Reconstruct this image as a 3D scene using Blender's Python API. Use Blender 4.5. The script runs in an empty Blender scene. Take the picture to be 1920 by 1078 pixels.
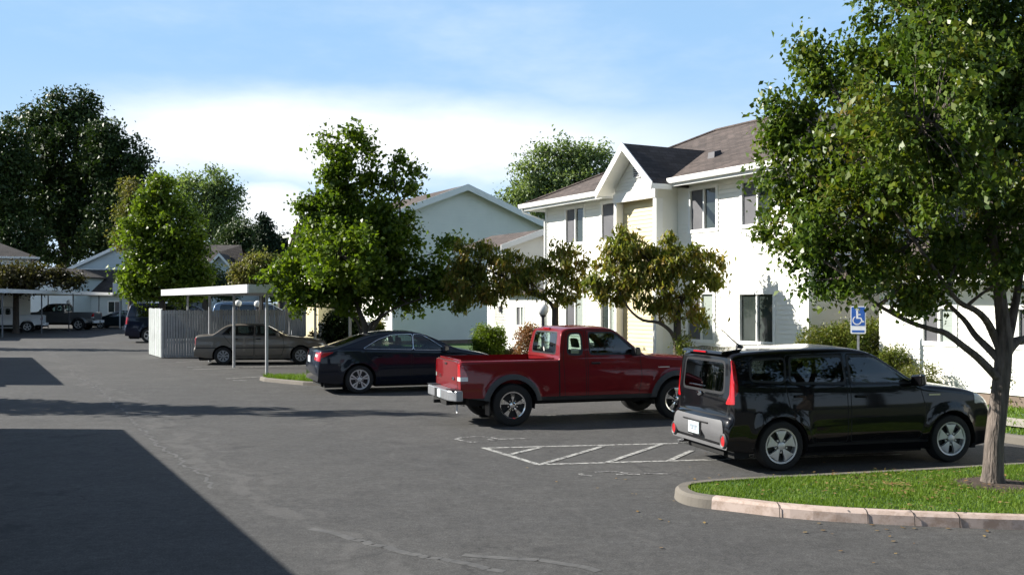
import bpy, bmesh, math, random
import numpy as np
from mathutils import Vector, Matrix, noise

random.seed(7)
rng = np.random.default_rng(11)
C = bpy.context.scene.collection
F, CX, HY, H = 1870.0, 960.0, 566.0, 2.15          # focal length, centre and horizon in photo pixels, eye height

def Wp(px, py, Z):                                  # a photo pixel at depth Z -> world point
    return Vector(((px-CX)*Z/F, Z, H+(HY-py)*Z/F))
def G(px, py, h=0.0):                               # a photo pixel on the plane z=h
    Z = (H-h)*F/(py-HY)
    return Vector(((px-CX)*Z/F, Z, h))

# ------------------------------------------------------------------ materials
def newmat(name):
    m = bpy.data.materials.new(name); m.use_nodes = True
    nt = m.node_tree; nt.nodes.clear()
    out = nt.nodes.new('ShaderNodeOutputMaterial')
    return m, nt, out
def N(nt, t, **kw):
    n = nt.nodes.new(t)
    for k, v in kw.items():
        if k in n.inputs.keys(): n.inputs[k].default_value = v
        else: setattr(n, k, v)
    return n
def ramp(nt, fac, stops):
    r = nt.nodes.new('ShaderNodeValToRGB')
    els = r.color_ramp.elements
    while len(els) < len(stops): els.new(0.5)
    for e, (p, c) in zip(els, stops):
        e.position = p; e.color = (c[0], c[1], c[2], 1) if not isinstance(c, (int, float)) else (c, c, c, 1)
    nt.links.new(fac, r.inputs[0]); return r.outputs[0]
def math_(nt, op, a, b=None, clamp=False):
    n = nt.nodes.new('ShaderNodeMath'); n.operation = op; n.use_clamp = clamp
    for i, v in enumerate((a, b)):
        if v is None: continue
        if isinstance(v, (int, float)): n.inputs[i].default_value = v
        else: nt.links.new(v, n.inputs[i])
    return n.outputs[0]
def mixc(nt, fac, a, b, mode='MIX'):
    n = nt.nodes.new('ShaderNodeMix'); n.data_type = 'RGBA'; n.blend_type = mode
    if isinstance(fac, (int, float)): n.inputs[0].default_value = fac
    else: nt.links.new(fac, n.inputs[0])
    for i, v in ((6, a), (7, b)):
        if isinstance(v, tuple): n.inputs[i].default_value = (v[0], v[1], v[2], 1)
        else: nt.links.new(v, n.inputs[i])
    return n.outputs[2]
def tex(nt, kind, vec, scale, **kw):
    n = nt.nodes.new(kind); n.inputs['Scale'].default_value = scale
    for k, v in kw.items():
        if k in n.inputs.keys(): n.inputs[k].default_value = v
        else: setattr(n, k, v)
    nt.links.new(vec, n.inputs['Vector']); return n
def coord(nt, which='Object', scale=None):
    if which == 'Position': o = nt.nodes.new('ShaderNodeNewGeometry').outputs['Position']
    else: o = nt.nodes.new('ShaderNodeTexCoord').outputs[which]
    if scale is not None:
        mp = nt.nodes.new('ShaderNodeMapping'); mp.inputs['Scale'].default_value = scale
        nt.links.new(o, mp.inputs[0]); o = mp.outputs[0]
    return o
MATS = {}
def pm(name, base, rough=.6, metal=0., var=.12, scale=4., bump=0., bscale=60., coat=0., spec=.5, dirt=0., sc3=None, bdist=.01):
    """Principled with a little procedural unevenness."""
    if name in MATS: return MATS[name]
    m, nt, out = newmat(name)
    b = N(nt, 'ShaderNodeBsdfPrincipled', Roughness=rough, Metallic=metal)
    b.inputs['Specular IOR Level'].default_value = spec
    b.inputs['Coat Weight'].default_value = coat; b.inputs['Coat Roughness'].default_value = .04
    co = coord(nt, 'Object', sc3)
    n1 = tex(nt, 'ShaderNodeTexNoise', co, scale, Detail=5., Roughness=.6)
    lo = tuple(c*(1-var) for c in base); hi = tuple(min(1, c*(1+var)) for c in base)
    c = ramp(nt, n1.outputs[0], [(.3, lo), (.7, hi)])
    if dirt:
        n2 = tex(nt, 'ShaderNodeTexNoise', co, scale*2.7, Detail=6., Roughness=.7)
        c = mixc(nt, ramp(nt, n2.outputs[0], [(.52, 0.), (.75, dirt)]), c, (.10, .09, .075))
    nt.links.new(c, b.inputs['Base Color'])
    if rough > .12:
        r = math_(nt, 'MULTIPLY_ADD', n1.outputs[0], .12); r.node.inputs[2].default_value = rough-.06
        nt.links.new(r, b.inputs['Roughness'])
    if bump:
        n3 = tex(nt, 'ShaderNodeTexNoise', co, bscale, Detail=4.)
        bp = N(nt, 'ShaderNodeBump', Strength=bump, Distance=bdist)
        nt.links.new(n3.outputs[0], bp.inputs['Height']); nt.links.new(bp.outputs[0], b.inputs['Normal'])
    nt.links.new(b.outputs[0], out.inputs[0])
    MATS[name] = m; return m

def asphalt_mat():
    m, nt, out = newmat('asphalt')
    b = N(nt, 'ShaderNodeBsdfPrincipled', Roughness=.85)
    b.inputs['Specular IOR Level'].default_value = .25
    p = coord(nt, 'Position')
    big = tex(nt, 'ShaderNodeTexNoise', p, .22, Detail=6., Roughness=.65)
    mid = tex(nt, 'ShaderNodeTexNoise', p, 2.2, Detail=6., Roughness=.7)
    fine = tex(nt, 'ShaderNodeTexNoise', p, 55., Detail=5., Roughness=.85)
    c = ramp(nt, big.outputs[0], [(.3, (.066, .0655, .066)), (.5, (.078, .077, .076)), (.7, (.092, .090, .088))])
    c = mixc(nt, 1., c, ramp(nt, mid.outputs[0], [(.3, .82), (.7, 1.15)]), 'MULTIPLY')
    c = mixc(nt, 1., c, ramp(nt, fine.outputs[0], [(.32, .45), (.5, .95), (.68, 1.7)]), 'MULTIPLY')
    grit = tex(nt, 'ShaderNodeTexNoise', p, 11., Detail=5., Roughness=.8)
    c = mixc(nt, 1., c, ramp(nt, grit.outputs[0], [(.32, .72), (.5, .98), (.68, 1.3)]), 'MULTIPLY')
    ag = tex(nt, 'ShaderNodeTexVoronoi', p, 38.)
    c = mixc(nt, ramp(nt, ag.outputs['Distance'], [(.0, .5), (.16, .35), (.22, 0.)]), c, (.17, .165, .155))
    # old sealed cracks: pale wandering streaks along the lane
    wp = nt.nodes.new('ShaderNodeTexNoise'); wp.inputs['Scale'].default_value = .5; wp.inputs['Detail'].default_value = 5.
    nt.links.new(p, wp.inputs['Vector'])
    sep = nt.nodes.new('ShaderNodeSeparateXYZ'); nt.links.new(p, sep.inputs[0])
    lane = math_(nt, 'ADD', math_(nt, 'ADD', sep.outputs[0], math_(nt, 'MULTIPLY', sep.outputs[1], .541)), math_(nt, 'MULTIPLY', wp.outputs[0], 2.4))
    for pos, wd, amt in ((4.35, .11, .5), (4.75, .05, .4), (7.3, .035, .3)):
        d = math_(nt, 'ABSOLUTE', math_(nt, 'SUBTRACT', lane, pos))
        k = ramp(nt, math_(nt, 'DIVIDE', d, wd*3), [(.0, amt), (.33, amt), (.5, 0.)])
        k2 = math_(nt, 'MULTIPLY', k, ramp(nt, mid.outputs[0], [(.40, 0.), (.55, 1.)]))
        c = mixc(nt, k2, c, (.115, .112, .11))
    # oil stains
    st = tex(nt, 'ShaderNodeTexNoise', p, .9, Detail=3., Roughness=.5)
    c = mixc(nt, ramp(nt, st.outputs[0], [(.63, 0.), (.74, .55)]), c, (.028, .028, .03))
    vo = tex(nt, 'ShaderNodeTexVoronoi', p, .33, feature='DISTANCE_TO_EDGE')
    vw = tex(nt, 'ShaderNodeTexNoise', p, 1.6, Detail=6.)
    addv = nt.nodes.new('ShaderNodeVectorMath'); addv.operation = 'ADD'
    nt.links.new(p, addv.inputs[0]); nt.links.new(vw.outputs['Color'], addv.inputs[1]); nt.links.new(addv.outputs[0], vo.inputs['Vector'])
    crack = math_(nt, 'MULTIPLY', ramp(nt, vo.outputs['Distance'], [(.0, .4), (.005, .3), (.009, 0.)]), ramp(nt, big.outputs[0], [(.47, 0.), (.56, 1.)]))
    c = mixc(nt, crack, c, (.022, .022, .024))
    nt.links.new(c, b.inputs['Base Color'])
    bp = N(nt, 'ShaderNodeBump', Strength=.45, Distance=.008)
    nt.links.new(fine.outputs[0], bp.inputs['Height']); nt.links.new(bp.outputs[0], b.inputs['Normal'])
    nt.links.new(b.outputs[0], out.inputs[0]); return m

def shingle_mat(name, base):
    m, nt, out = newmat(name)
    b = N(nt, 'ShaderNodeBsdfPrincipled', Roughness=.9)
    uv = coord(nt, 'UV')
    br = tex(nt, 'ShaderNodeTexBrick', uv, 1.0)
    br.inputs['Brick Width'].default_value = .33; br.inputs['Row Height'].default_value = .15
    br.inputs['Mortar Size'].default_value = .012; br.inputs['Mortar Smooth'].default_value = .4
    br.inputs['Color1'].default_value = tuple(c*.72 for c in base)+(1,); br.inputs['Color2'].default_value = tuple(c*1.3 for c in base)+(1,)
    br.inputs['Mortar'].default_value = tuple(c*.4 for c in base)+(1,)
    n = tex(nt, 'ShaderNodeTexNoise', uv, .9, Detail=6., Roughness=.7)
    n2 = tex(nt, 'ShaderNodeTexNoise', uv, 60., Detail=2.)
    c = mixc(nt, 1., br.outputs[0], ramp(nt, n.outputs[0], [(.3, .75), (.7, 1.25)]), 'MULTIPLY')
    c = mixc(nt, 1., c, ramp(nt, n2.outputs[0], [(.3, .7), (.7, 1.3)]), 'MULTIPLY')
    nt.links.new(c, b.inputs['Base Color'])
    bp = N(nt, 'ShaderNodeBump', Strength=.5, Distance=.012)
    nt.links.new(br.outputs['Fac'], bp.inputs['Height']); bp.invert = True
    nt.links.new(bp.outputs[0], b.inputs['Normal'])
    nt.links.new(b.outputs[0], out.inputs[0]); return m

def leaf_mat(name, cols, rough=.45, trans=.35, clump=1.2):
    """cols: stops of leaf colours; every leaf picks its own, clumps drift between them"""
    m, nt, out = newmat(name)
    g = nt.nodes.new('ShaderNodeNewGeometry')
    n = tex(nt, 'ShaderNodeTexNoise', g.outputs['Position'], clump, Detail=3.)
    f = math_(nt, 'ADD', math_(nt, 'MULTIPLY', g.outputs['Random Per Island'], .45), math_(nt, 'MULTIPLY', math_(nt, 'SUBTRACT', n.outputs[0], .2), .95))
    k = len(cols)
    c = ramp(nt, f, [((i+.0)/(k-1), cc) for i, cc in enumerate(cols)])
    b = N(nt, 'ShaderNodeBsdfPrincipled', Roughness=rough)
    b.inputs['Specular IOR Level'].default_value = .28
    nt.links.new(c, b.inputs['Base Color'])
    t = nt.nodes.new('ShaderNodeBsdfTranslucent')
    nt.links.new(mixc(nt, 1., c, (1.5, 1.6, .6), 'MULTIPLY'), t.inputs[0])
    mx = nt.nodes.new('ShaderNodeMixShader'); mx.inputs[0].default_value = trans
    nt.links.new(b.outputs[0], mx.inputs[1]); nt.links.new(t.outputs[0], mx.inputs[2])
    nt.links.new(mx.outputs[0], out.inputs[0]); return m

def glass_mat(name, tint, refl=1.0):
    m, nt, out = newmat(name)
    t = nt.nodes.new('ShaderNodeBsdfTransparent'); t.inputs[0].default_value = tint+(1,)
    gl = nt.nodes.new('ShaderNodeBsdfGlossy'); gl.inputs['Roughness'].default_value = .02; gl.inputs[0].default_value = (refl, refl, refl, 1)
    fr = nt.nodes.new('ShaderNodeFresnel'); fr.inputs[0].default_value = 1.52
    co = coord(nt, 'Object'); n = tex(nt, 'ShaderNodeTexNoise', co, 3., Detail=2.)
    k = math_(nt, 'ADD', math_(nt, 'MULTIPLY', fr.outputs[0], 1.3), math_(nt, 'MULTIPLY', n.outputs[0], .03), clamp=True)
    mx = nt.nodes.new('ShaderNodeMixShader')
    nt.links.new(k, mx.inputs[0]); nt.links.new(t.outputs[0], mx.inputs[1]); nt.links.new(gl.outputs[0], mx.inputs[2])
    nt.links.new(mx.outputs[0], out.inputs[0]); return m

def worn_paint(name, colr, under, lo=.42, hi=.5, scale=14.):
    m, nt, out = newmat(name)
    b = N(nt, 'ShaderNodeBsdfPrincipled', Roughness=.75)
    p = coord(nt, 'Position')
    n = tex(nt, 'ShaderNodeTexNoise', p, scale, Detail=7., Roughness=.75)
    nt.links.new(mixc(nt, ramp(nt, n.outputs[0], [(lo, 0.), (hi, 1.)]), under, colr), b.inputs['Base Color'])
    nt.links.new(b.outputs[0], out.inputs[0]); return m

# ------------------------------------------------------------------ mesh building
class MB:
    def __init__(s): s.v = []; s.f = []; s.mi = []; s.M = Matrix.Identity(4); s.k = 0
    def add(s, vs, fs, mi=None):
        o = len(s.v); s.v += [tuple(s.M @ Vector(p)) for p in vs]
        s.f += [tuple(i+o for i in q) for q in fs]; s.mi += [s.k if mi is None else mi]*len(fs); return s
    def box(s, x0, x1, y0, y1, z0, z1, mi=None):
        return s.add([(x0,y0,z0),(x1,y0,z0),(x1,y1,z0),(x0,y1,z0),(x0,y0,z1),(x1,y0,z1),(x1,y1,z1),(x0,y1,z1)],
              [(0,3,2,1),(4,5,6,7),(0,1,5,4),(1,2,6,5),(2,3,7,6),(3,0,4,7)], mi)
    def hexa(s, b, t, mi=None):                     # 4 bottom points, 4 top points
        return s.add(list(b)+list(t), [(0,3,2,1),(4,5,6,7),(0,1,5,4),(1,2,6,5),(2,3,7,6),(3,0,4,7)], mi)
    def tube(s, pts, rad, n=8, caps=True, mi=None):
        pts = [Vector(p) for p in pts]; m = len(pts)
        if isinstance(rad, (int, float)): rad = [rad]*m
        vs = []; fs = []; up = None
        for i, p in enumerate(pts):
            d = (pts[min(i+1, m-1)]-pts[max(i-1, 0)]).normalized()
            if up is None:
                up = Vector((0,0,1)) if abs(d.z) < .9 else Vector((1,0,0))
            a = d.cross(up).normalized(); b = a.cross(d).normalized(); up = b
            for j in range(n):
                t = 2*math.pi*j/n
                vs.append(p+(a*math.cos(t)+b*math.sin(t))*rad[i])
        for i in range(m-1):
            for j in range(n):
                q = (j+1) % n
                fs.append((i*n+j, i*n+q, (i+1)*n+q, (i+1)*n+j))
        if caps: fs.append(tuple(range(n-1, -1, -1))); fs.append(tuple(range((m-1)*n, m*n)))
        return s.add(vs, fs, mi)
    def lathe(s, prof, n=24, axis='z', mi=None, close=False):  # prof: (radius, height)
        vs = []; fs = []; m = len(prof)
        for r, h in prof:
            for j in range(n):
                t = 2*math.pi*j/n; a, b = r*math.cos(t), r*math.sin(t)
                vs.append((a, b, h) if axis == 'z' else (a, h, b))
        for i in range(m-1):
            for j in range(n):
                q = (j+1) % n; fs.append((i*n+j, i*n+q, (i+1)*n+q, (i+1)*n+j))
        if close:
            for j in range(n):
                q = (j+1) % n; fs.append(((m-1)*n+j, (m-1)*n+q, q, j))
        return s.add(vs, fs, mi)
    def prism(s, poly, lo, hi, plane='xy', mi=None):
        def P(a, b, c): return {'xy': (a,b,c), 'xz': (a,c,b), 'yz': (c,a,b)}[plane]
        n = len(poly)
        vs = [P(a,b,lo) for a,b in poly]+[P(a,b,hi) for a,b in poly]
        fs = [tuple(range(n-1,-1,-1)), tuple(range(n, 2*n))]+[(i, (i+1)%n, n+(i+1)%n, n+i) for i in range(n)]
        return s.add(vs, fs, mi)
    def sphere(s, c, r, n=16, mi=None, sc=(1,1,1)):
        vs = []; fs = []
        for i in range(n//2+1):
            ph = math.pi*i/(n//2)
            for j in range(n):
                t = 2*math.pi*j/n
                vs.append((c[0]+r*sc[0]*math.sin(ph)*math.cos(t), c[1]+r*sc[1]*math.sin(ph)*math.sin(t), c[2]+r*sc[2]*math.cos(ph)))
        for i in range(n//2):
            for j in range(n):
                q = (j+1) % n; fs.append((i*n+j, (i+1)*n+j, (i+1)*n+q, i*n+q))
        return s.add(vs, fs, mi)
    def build(s, name, mats, parent=None, smooth=None, bevel=0, uv=False, recalc=False):
        me = bpy.data.meshes.new(name); me.from_pydata(s.v, [], s.f)
        mats = mats if isinstance(mats, (list, tuple)) else [mats]
        for m in mats: me.materials.append(m)
        if len(mats) > 1: me.polygons.foreach_set('material_index', s.mi)
        if recalc:
            bm = bmesh.new(); bm.from_mesh(me); bmesh.ops.recalc_face_normals(bm, faces=bm.faces); bm.to_mesh(me); bm.free()
        return finish(me, name, parent, smooth, bevel, uv)
def finish(me, name, parent=None, smooth=None, bevel=0, uv=False):
    me.validate(); me.update()
    if smooth is not None:
        me.polygons.foreach_set('use_smooth', [True]*len(me.polygons)); me.set_sharp_from_angle(angle=math.radians(smooth))
    if uv:
        l = me.uv_layers.new(name='UVMap')
        for p in me.polygons:
            n = p.normal; u = Vector((0,0,1)).cross(n)
            if u.length < 1e-3: u = Vector((1,0,0))
            u.normalize(); w = n.cross(u)
            for li in p.loop_indices:
                co = me.vertices[me.loops[li].vertex_index].co
                l.data[li].uv = (co.dot(u), co.dot(w))
    o = bpy.data.objects.new(name, me); C.objects.link(o)
    if parent: o.parent = parent
    if bevel:
        b = o.modifiers.new('bevel', 'BEVEL'); b.width = bevel; b.segments = 2; b.limit_method = 'ANGLE'; b.angle_limit = math.radians(40)
    return o
def thing(name, label, cat, loc=(0,0,0), rz=0, group=None, scale=1):
    o = bpy.data.objects.new(name, None); C.objects.link(o); o.empty_display_size = .3
    o.location = loc; o.rotation_euler = (0,0,rz); o.scale = (scale,)*3
    return tag(o, label, cat, group)
def tag(o, label, cat, group=None, kind=None):
    o['label'] = label; o['category'] = cat
    if group: o['group'] = group
    if kind: o['kind'] = kind
    return o
def struct(o): o['kind'] = 'structure'; return o

# ------------------------------------------------------------------ foliage
def raw_mesh(name, verts, quads, mat, parent=None, nv=4):
    me = bpy.data.meshes.new(name); nq = len(quads)
    me.vertices.add(len(verts)); me.vertices.foreach_set('co', verts.astype(np.float32).ravel())
    me.loops.add(nq*nv); me.loops.foreach_set('vertex_index', quads.astype(np.int32).ravel())
    me.polygons.add(nq); me.polygons.foreach_set('loop_start', np.arange(0, nq*nv, nv, dtype=np.int32))
    me.materials.append(mat); me.update(calc_edges=True); me.validate()
    o = bpy.data.objects.new(name, me); C.objects.link(o)
    if parent: o.parent = parent
    return o
def unit(a): return a/np.maximum(np.linalg.norm(a, axis=1, keepdims=True), 1e-6)
def leaves(name, P, size, mat, parent, aspect=.55, droop=.5, outdir=None, fold=.18, jitter=.5):
    n = len(P)
    d = rng.normal(size=(n,3)); d[:,2] -= droop*1.2
    if outdir is not None: d += outdir*.9
    d = unit(d)
    s = rng.normal(size=(n,3)); s[:,2] *= .45; s = unit(s-d*np.sum(s*d, 1, keepdims=True))
    nn = np.cross(d, s)
    L = size*(1+jitter*rng.uniform(-1, 1, size=(n,1)))
    b = P-d*L*.5
    v = np.stack([b, b+d*L*.45+s*L*aspect*.5+nn*L*fold, b+d*L, b+d*L*.45-s*L*aspect*.5+nn*L*fold], 1).reshape(-1, 3)
    return raw_mesh(name, v, np.arange(4*n).reshape(-1, 4), mat, parent)
def ball(n, shell=.4):
    d = unit(rng.normal(size=(n,3)))
    r = (shell+(1-shell)*rng.uniform(size=(n,1))**.6)
    return d*r*rng.uniform(.82, 1.22, size=(n,1))
def make_tree(name, label, cat, base, fork, lobes, lm, bark, leaf=.08, per=60, clusters=200, rc=.3, tr=.15, droop=.5,
              group=None, aspect=.55, limb_r=.06, twig=True, mid=None, scale_r=1., flat=.8, shell=.4, skel=None):
    """base: ground point, fork: trunk top; lobes: (centre, (rx,ry,rz)) in world; all leaves in one crown part"""
    root = thing(name, label, cat, base, 0, group)
    B = Vector(base); inv = -B
    wood = MB()
    fork = Vector(fork)
    tp = [B+Vector((0,0,-.05)), B+Vector((0,0,.12))]+[Vector(q) for q in (mid or [])]+[fork]
    k = len(tp)
    rad = [tr*1.45, tr*1.08]+[tr*(1-.2*(i+1)/(k-1)) for i in range(k-2)]
    wood.tube([p+inv for p in tp], rad, 12)
    vol = np.array([max(.01, l[1][0]*l[1][1]*l[1][2])**.75 for l in lobes]); cnt = np.maximum(3, (clusters*vol/vol.sum()).astype(int))
    allP = []; allO = []
    for (c, r), n in zip(lobes, cnt):
        c = Vector(c); lb = []
        a = fork.copy()
        if skel: a = min(skel, key=lambda p: (p-c).length+.35*max(0, p.z-c.z+.2)+.12*max(0, 1.2-(p-c).length))
        mid_ = a.lerp(c, .45)+Vector((random.uniform(-.1,.1)*r[0], random.uniform(-.1,.1)*r[1], .10*(c-a).length*(1 if c.z > a.z+.3 else -.2)))
        for i in range(7):
            t = i/6; lb.append((1-t)**2*a+2*t*(1-t)*mid_+t*t*c)
        lr = limb_r*(.6+.6*min(1.5, r[0]))*scale_r
        wood.tube([p+inv for p in lb], [lr*(1-.75*i/6)+.004 for i in range(7)], 7, caps=False)
        q = ball(n, shell)*np.array(r)+np.array(c)
        for p in q:
            pv = Vector(p)
            if twig:
                j = min(range(2, 7), key=lambda i_: (lb[i_]-pv).length+random.random()*.3*r[0])
                s0 = lb[j]; m1 = s0.lerp(pv, .5)+Vector((0,0,.06*(pv-s0).length))
                w = lr*.28+.002
                wood.tube([s0+inv, m1+inv, pv+inv], [w, w*.6, w*.25], 4, caps=False)
            kk = max(4, int(per*random.uniform(.55, 1.45)))
            rr = rc*random.uniform(.65, 1.3)
            o = rng.normal(size=(kk,3))*.5*rr*np.array([1,1,flat])
            allP.append(o+p); allO.append(np.tile((p-np.array(c))/np.array(r), (kk,1)))
    wood.build('trunk', bark, root, smooth=50)
    P = np.concatenate(allP)-np.array(B); O = np.concatenate(allO)
    ok = P[:,2] > .05
    cr = leaves('crown', P[ok], leaf, lm, root, aspect, droop, O[ok]*.5)
    return root
def plobes(Z, L, depth=.9, zs=0):
    """lobes given as (px, py, rx_px, ry_px[, dz]) at depth Z"""
    out = []
    for l in L:
        dz = l[4] if len(l) > 4 else 0.
        z = Z+dz; rx = l[2]*z/F; ry = l[3]*z/F
        out.append((Wp(l[0], l[1], z), (rx, min(rx, ry*1.4)*depth, ry)))
    return out
def make_bush(name, label, cat, base, lobes, lm, bark, leaf=.06, per=40, clusters=60, rc=.18, group=None, stems=5, shell=.65, droop=0., aspect=.55):
    root = thing(name, label, cat, base, 0, group); B = np.array(base)
    w = MB(); P = []; O = []
    vol = np.array([max(.001, l[1][0]*l[1][1]*l[1][2])**.7 for l in lobes]); cnt = np.maximum(3, (clusters*vol/vol.sum()).astype(int))
    for (c, r), n in zip(lobes, cnt):
        c = np.array(c)-B
        q = ball(n, shell)*np.array(r)+c
        for i, p in enumerate(q):
            if i < stems:
                a = Vector((random.uniform(-.1,.1), random.uniform(-.1,.1), 0))
                w.tube([a, a.lerp(Vector(p), .5)+Vector((0,0,.08)), Vector(p)], [.014, .009, .004], 5, caps=False)
            kk = max(4, int(per*random.uniform(.6,1.4)))
            P.append(rng.normal(size=(kk,3))*.5*rc+p); O.append(np.tile((p-c)/np.array(r), (kk,1)))
    P = np.concatenate(P); O = np.concatenate(O); ok = P[:,2] > .02
    w.build('stem', bark, root, smooth=50)
    leaves('foliage', P[ok], leaf, lm, root, aspect, droop, O[ok])
    return root
# ------------------------------------------------------------------ shared materials
M_ASPH = asphalt_mat()
M_BARK = pm('bark', (.16, .125, .105), .9, var=.35, scale=9, bump=.8, bscale=28, sc3=(1,1,.25))
M_BARKD = pm('bark dark', (.07, .055, .045), .9, var=.35, scale=9, bump=.8, bscale=25, sc3=(1,1,.25))
M_SIDE = pm('cream lap siding', (.80, .79, .73), .55, var=.035, scale=1.2)
M_SIDEG = pm('grey cream lap siding', (.62, .63, .60), .6, var=.04, scale=.8)
M_BEIGE = pm('beige lap siding', (.62, .54, .34), .6, var=.05, scale=1.5)
M_TRIM = pm('white trim', (.82, .82, .80), .45, var=.04, scale=2)
M_FOUND = pm('foundation', (.20, .15, .12), .9, var=.2, scale=3, bump=.3)
M_CONC = pm('concrete', (.15, .135, .115), .9, var=.18, scale=2.2, bump=.35, bscale=70, dirt=.35)
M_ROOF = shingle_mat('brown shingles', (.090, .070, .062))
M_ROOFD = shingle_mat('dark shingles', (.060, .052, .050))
M_WGL = pm('window glass', (.035, .045, .042), .04, var=.3, scale=1.2, spec=.9)
M_SCR = pm('insect screen', (.085, .085, .095), .55, var=.1, scale=3)
M_BLIND = pm('window blind', (.30, .34, .31), .35, var=.1, scale=3, sc3=(.1,.1,12))
M_LAWN = pm('lawn', (.045, .10, .018), .95, var=.35, scale=2.5, bump=.6, bscale=50)
M_WMET = pm('white painted metal', (.66, .67, .68), .45, var=.07, scale=3, dirt=.25)
M_GMET = pm('grey metal', (.30, .31, .33), .45, .3, var=.1, scale=3)
M_DMET = pm('dark metal', (.035, .033, .045), .45, var=.1)
M_RUB = pm('tyre rubber', (.012, .012, .012), .8, var=.2, scale=12, bump=.2)
M_BLK = pm('black plastic', (.012, .012, .013), .45, var=.15)
M_UND = pm('underbody', (.008, .008, .008), .9)
M_GREYP = pm('grey plastic cladding', (.11, .11, .115), .55, var=.06, bump=.1, bscale=200)
M_CHR = pm('chrome', (.72, .73, .75), .12, 1.0, var=.05)
M_ALU = pm('silver wheel paint', (.62, .62, .62), .35, .55, var=.06)
M_SEAT = pm('seat cloth', (.06, .06, .065), .8, var=.15)
M_REDL = pm('red lamp lens', (.42, .008, .012), .12, var=.15, coat=1., scale=14)
M_WHL = pm('clear lamp lens', (.62, .62, .60), .12, var=.12, coat=1., scale=14)
M_PLATE = pm('licence plate', (.60, .68, .70), .5, var=.06, scale=20)
M_PLTXT = pm('plate characters', (.10, .13, .22), .5)
M_CGL = glass_mat('car glass', (.50, .60, .56))
M_CGLD = glass_mat('privacy glass', (.10, .12, .12))
M_MIR = pm('mirror', (.8, .8, .8), .03, 1.)

def car_paint(name, c, metal=0., rough=.35):
    return pm(name, c, rough, metal, var=.04, scale=2, coat=.8, spec=.08)

# ------------------------------------------------------------------ car bodies
def chaikin(p, it=2, closed=False, q=.25):
    for _ in range(it):
        o = [] if closed else [p[0]]
        n = len(p)
        for i in range(n if closed else n-1):
            a, b = p[i], p[(i+1) % n]
            o += [(a[0]*(1-q)+b[0]*q, a[1]*(1-q)+b[1]*q), (a[0]*q+b[0]*(1-q), a[1]*q+b[1]*(1-q))]
        if not closed: o.append(p[-1])
        p = o
    return p
def roundp(poly, r=.04, n=3):
    out = []; m = len(poly)
    for i in range(m):
        p = Vector(poly[i]); a = (Vector(poly[i-1])-p); b = (Vector(poly[(i+1) % m])-p)
        rr = min(r, a.length*.45, b.length*.45); a = p+a.normalized()*rr; b = p+b.normalized()*rr
        for j in range(n+1):
            t = j/n; q = (1-t)**2*a+2*t*(1-t)*p+t*t*b; out.append((q.x, q.y))
    return out
def offs(poly, d):                                   # inset (d>0 shrinks) a polygon
    m = len(poly); area = sum(poly[i-1][0]*poly[i][1]-poly[i][0]*poly[i-1][1] for i in range(m))
    s = 1 if area > 0 else -1; out = []
    for i in range(m):
        p = Vector(poly[i]); a = (p-Vector(poly[i-1])); b = (Vector(poly[(i+1) % m])-p)
        if a.length < 1e-6 or b.length < 1e-6: continue
        a.normalize(); b.normalize()
        na = Vector((-a.y, a.x))*s; nb = Vector((-b.y, b.x))*s
        k = na+nb; k = k/max(.3, k.dot(na)); out.append((p.x+k.x*d, p.y+k.y*d))
    return out
def circ(cx, cz, r, n=28, a0=0, a1=2*math.pi): return [(cx+r*math.cos(a0+(a1-a0)*i/n), cz+r*math.sin(a0+(a1-a0)*i/n)) for i in range(n)]
def inside(x, y, poly):
    c = False; n = len(poly); j = n-1
    for i in range(n):
        xi, yi = poly[i]; xj, yj = poly[j]
        if (yi > y) != (yj > y) and x < (xj-xi)*(y-yi)/(yj-yi)+xi: c = not c
        j = i
    return c
def lerp_pts(pts, x):
    if x <= pts[0][0]: return pts[0][1]
    for (a, b), (c, d) in zip(pts, pts[1:]):
        if x <= c: return b+(d-b)*(x-a)/(c-a)
    return pts[-1][1]
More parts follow.
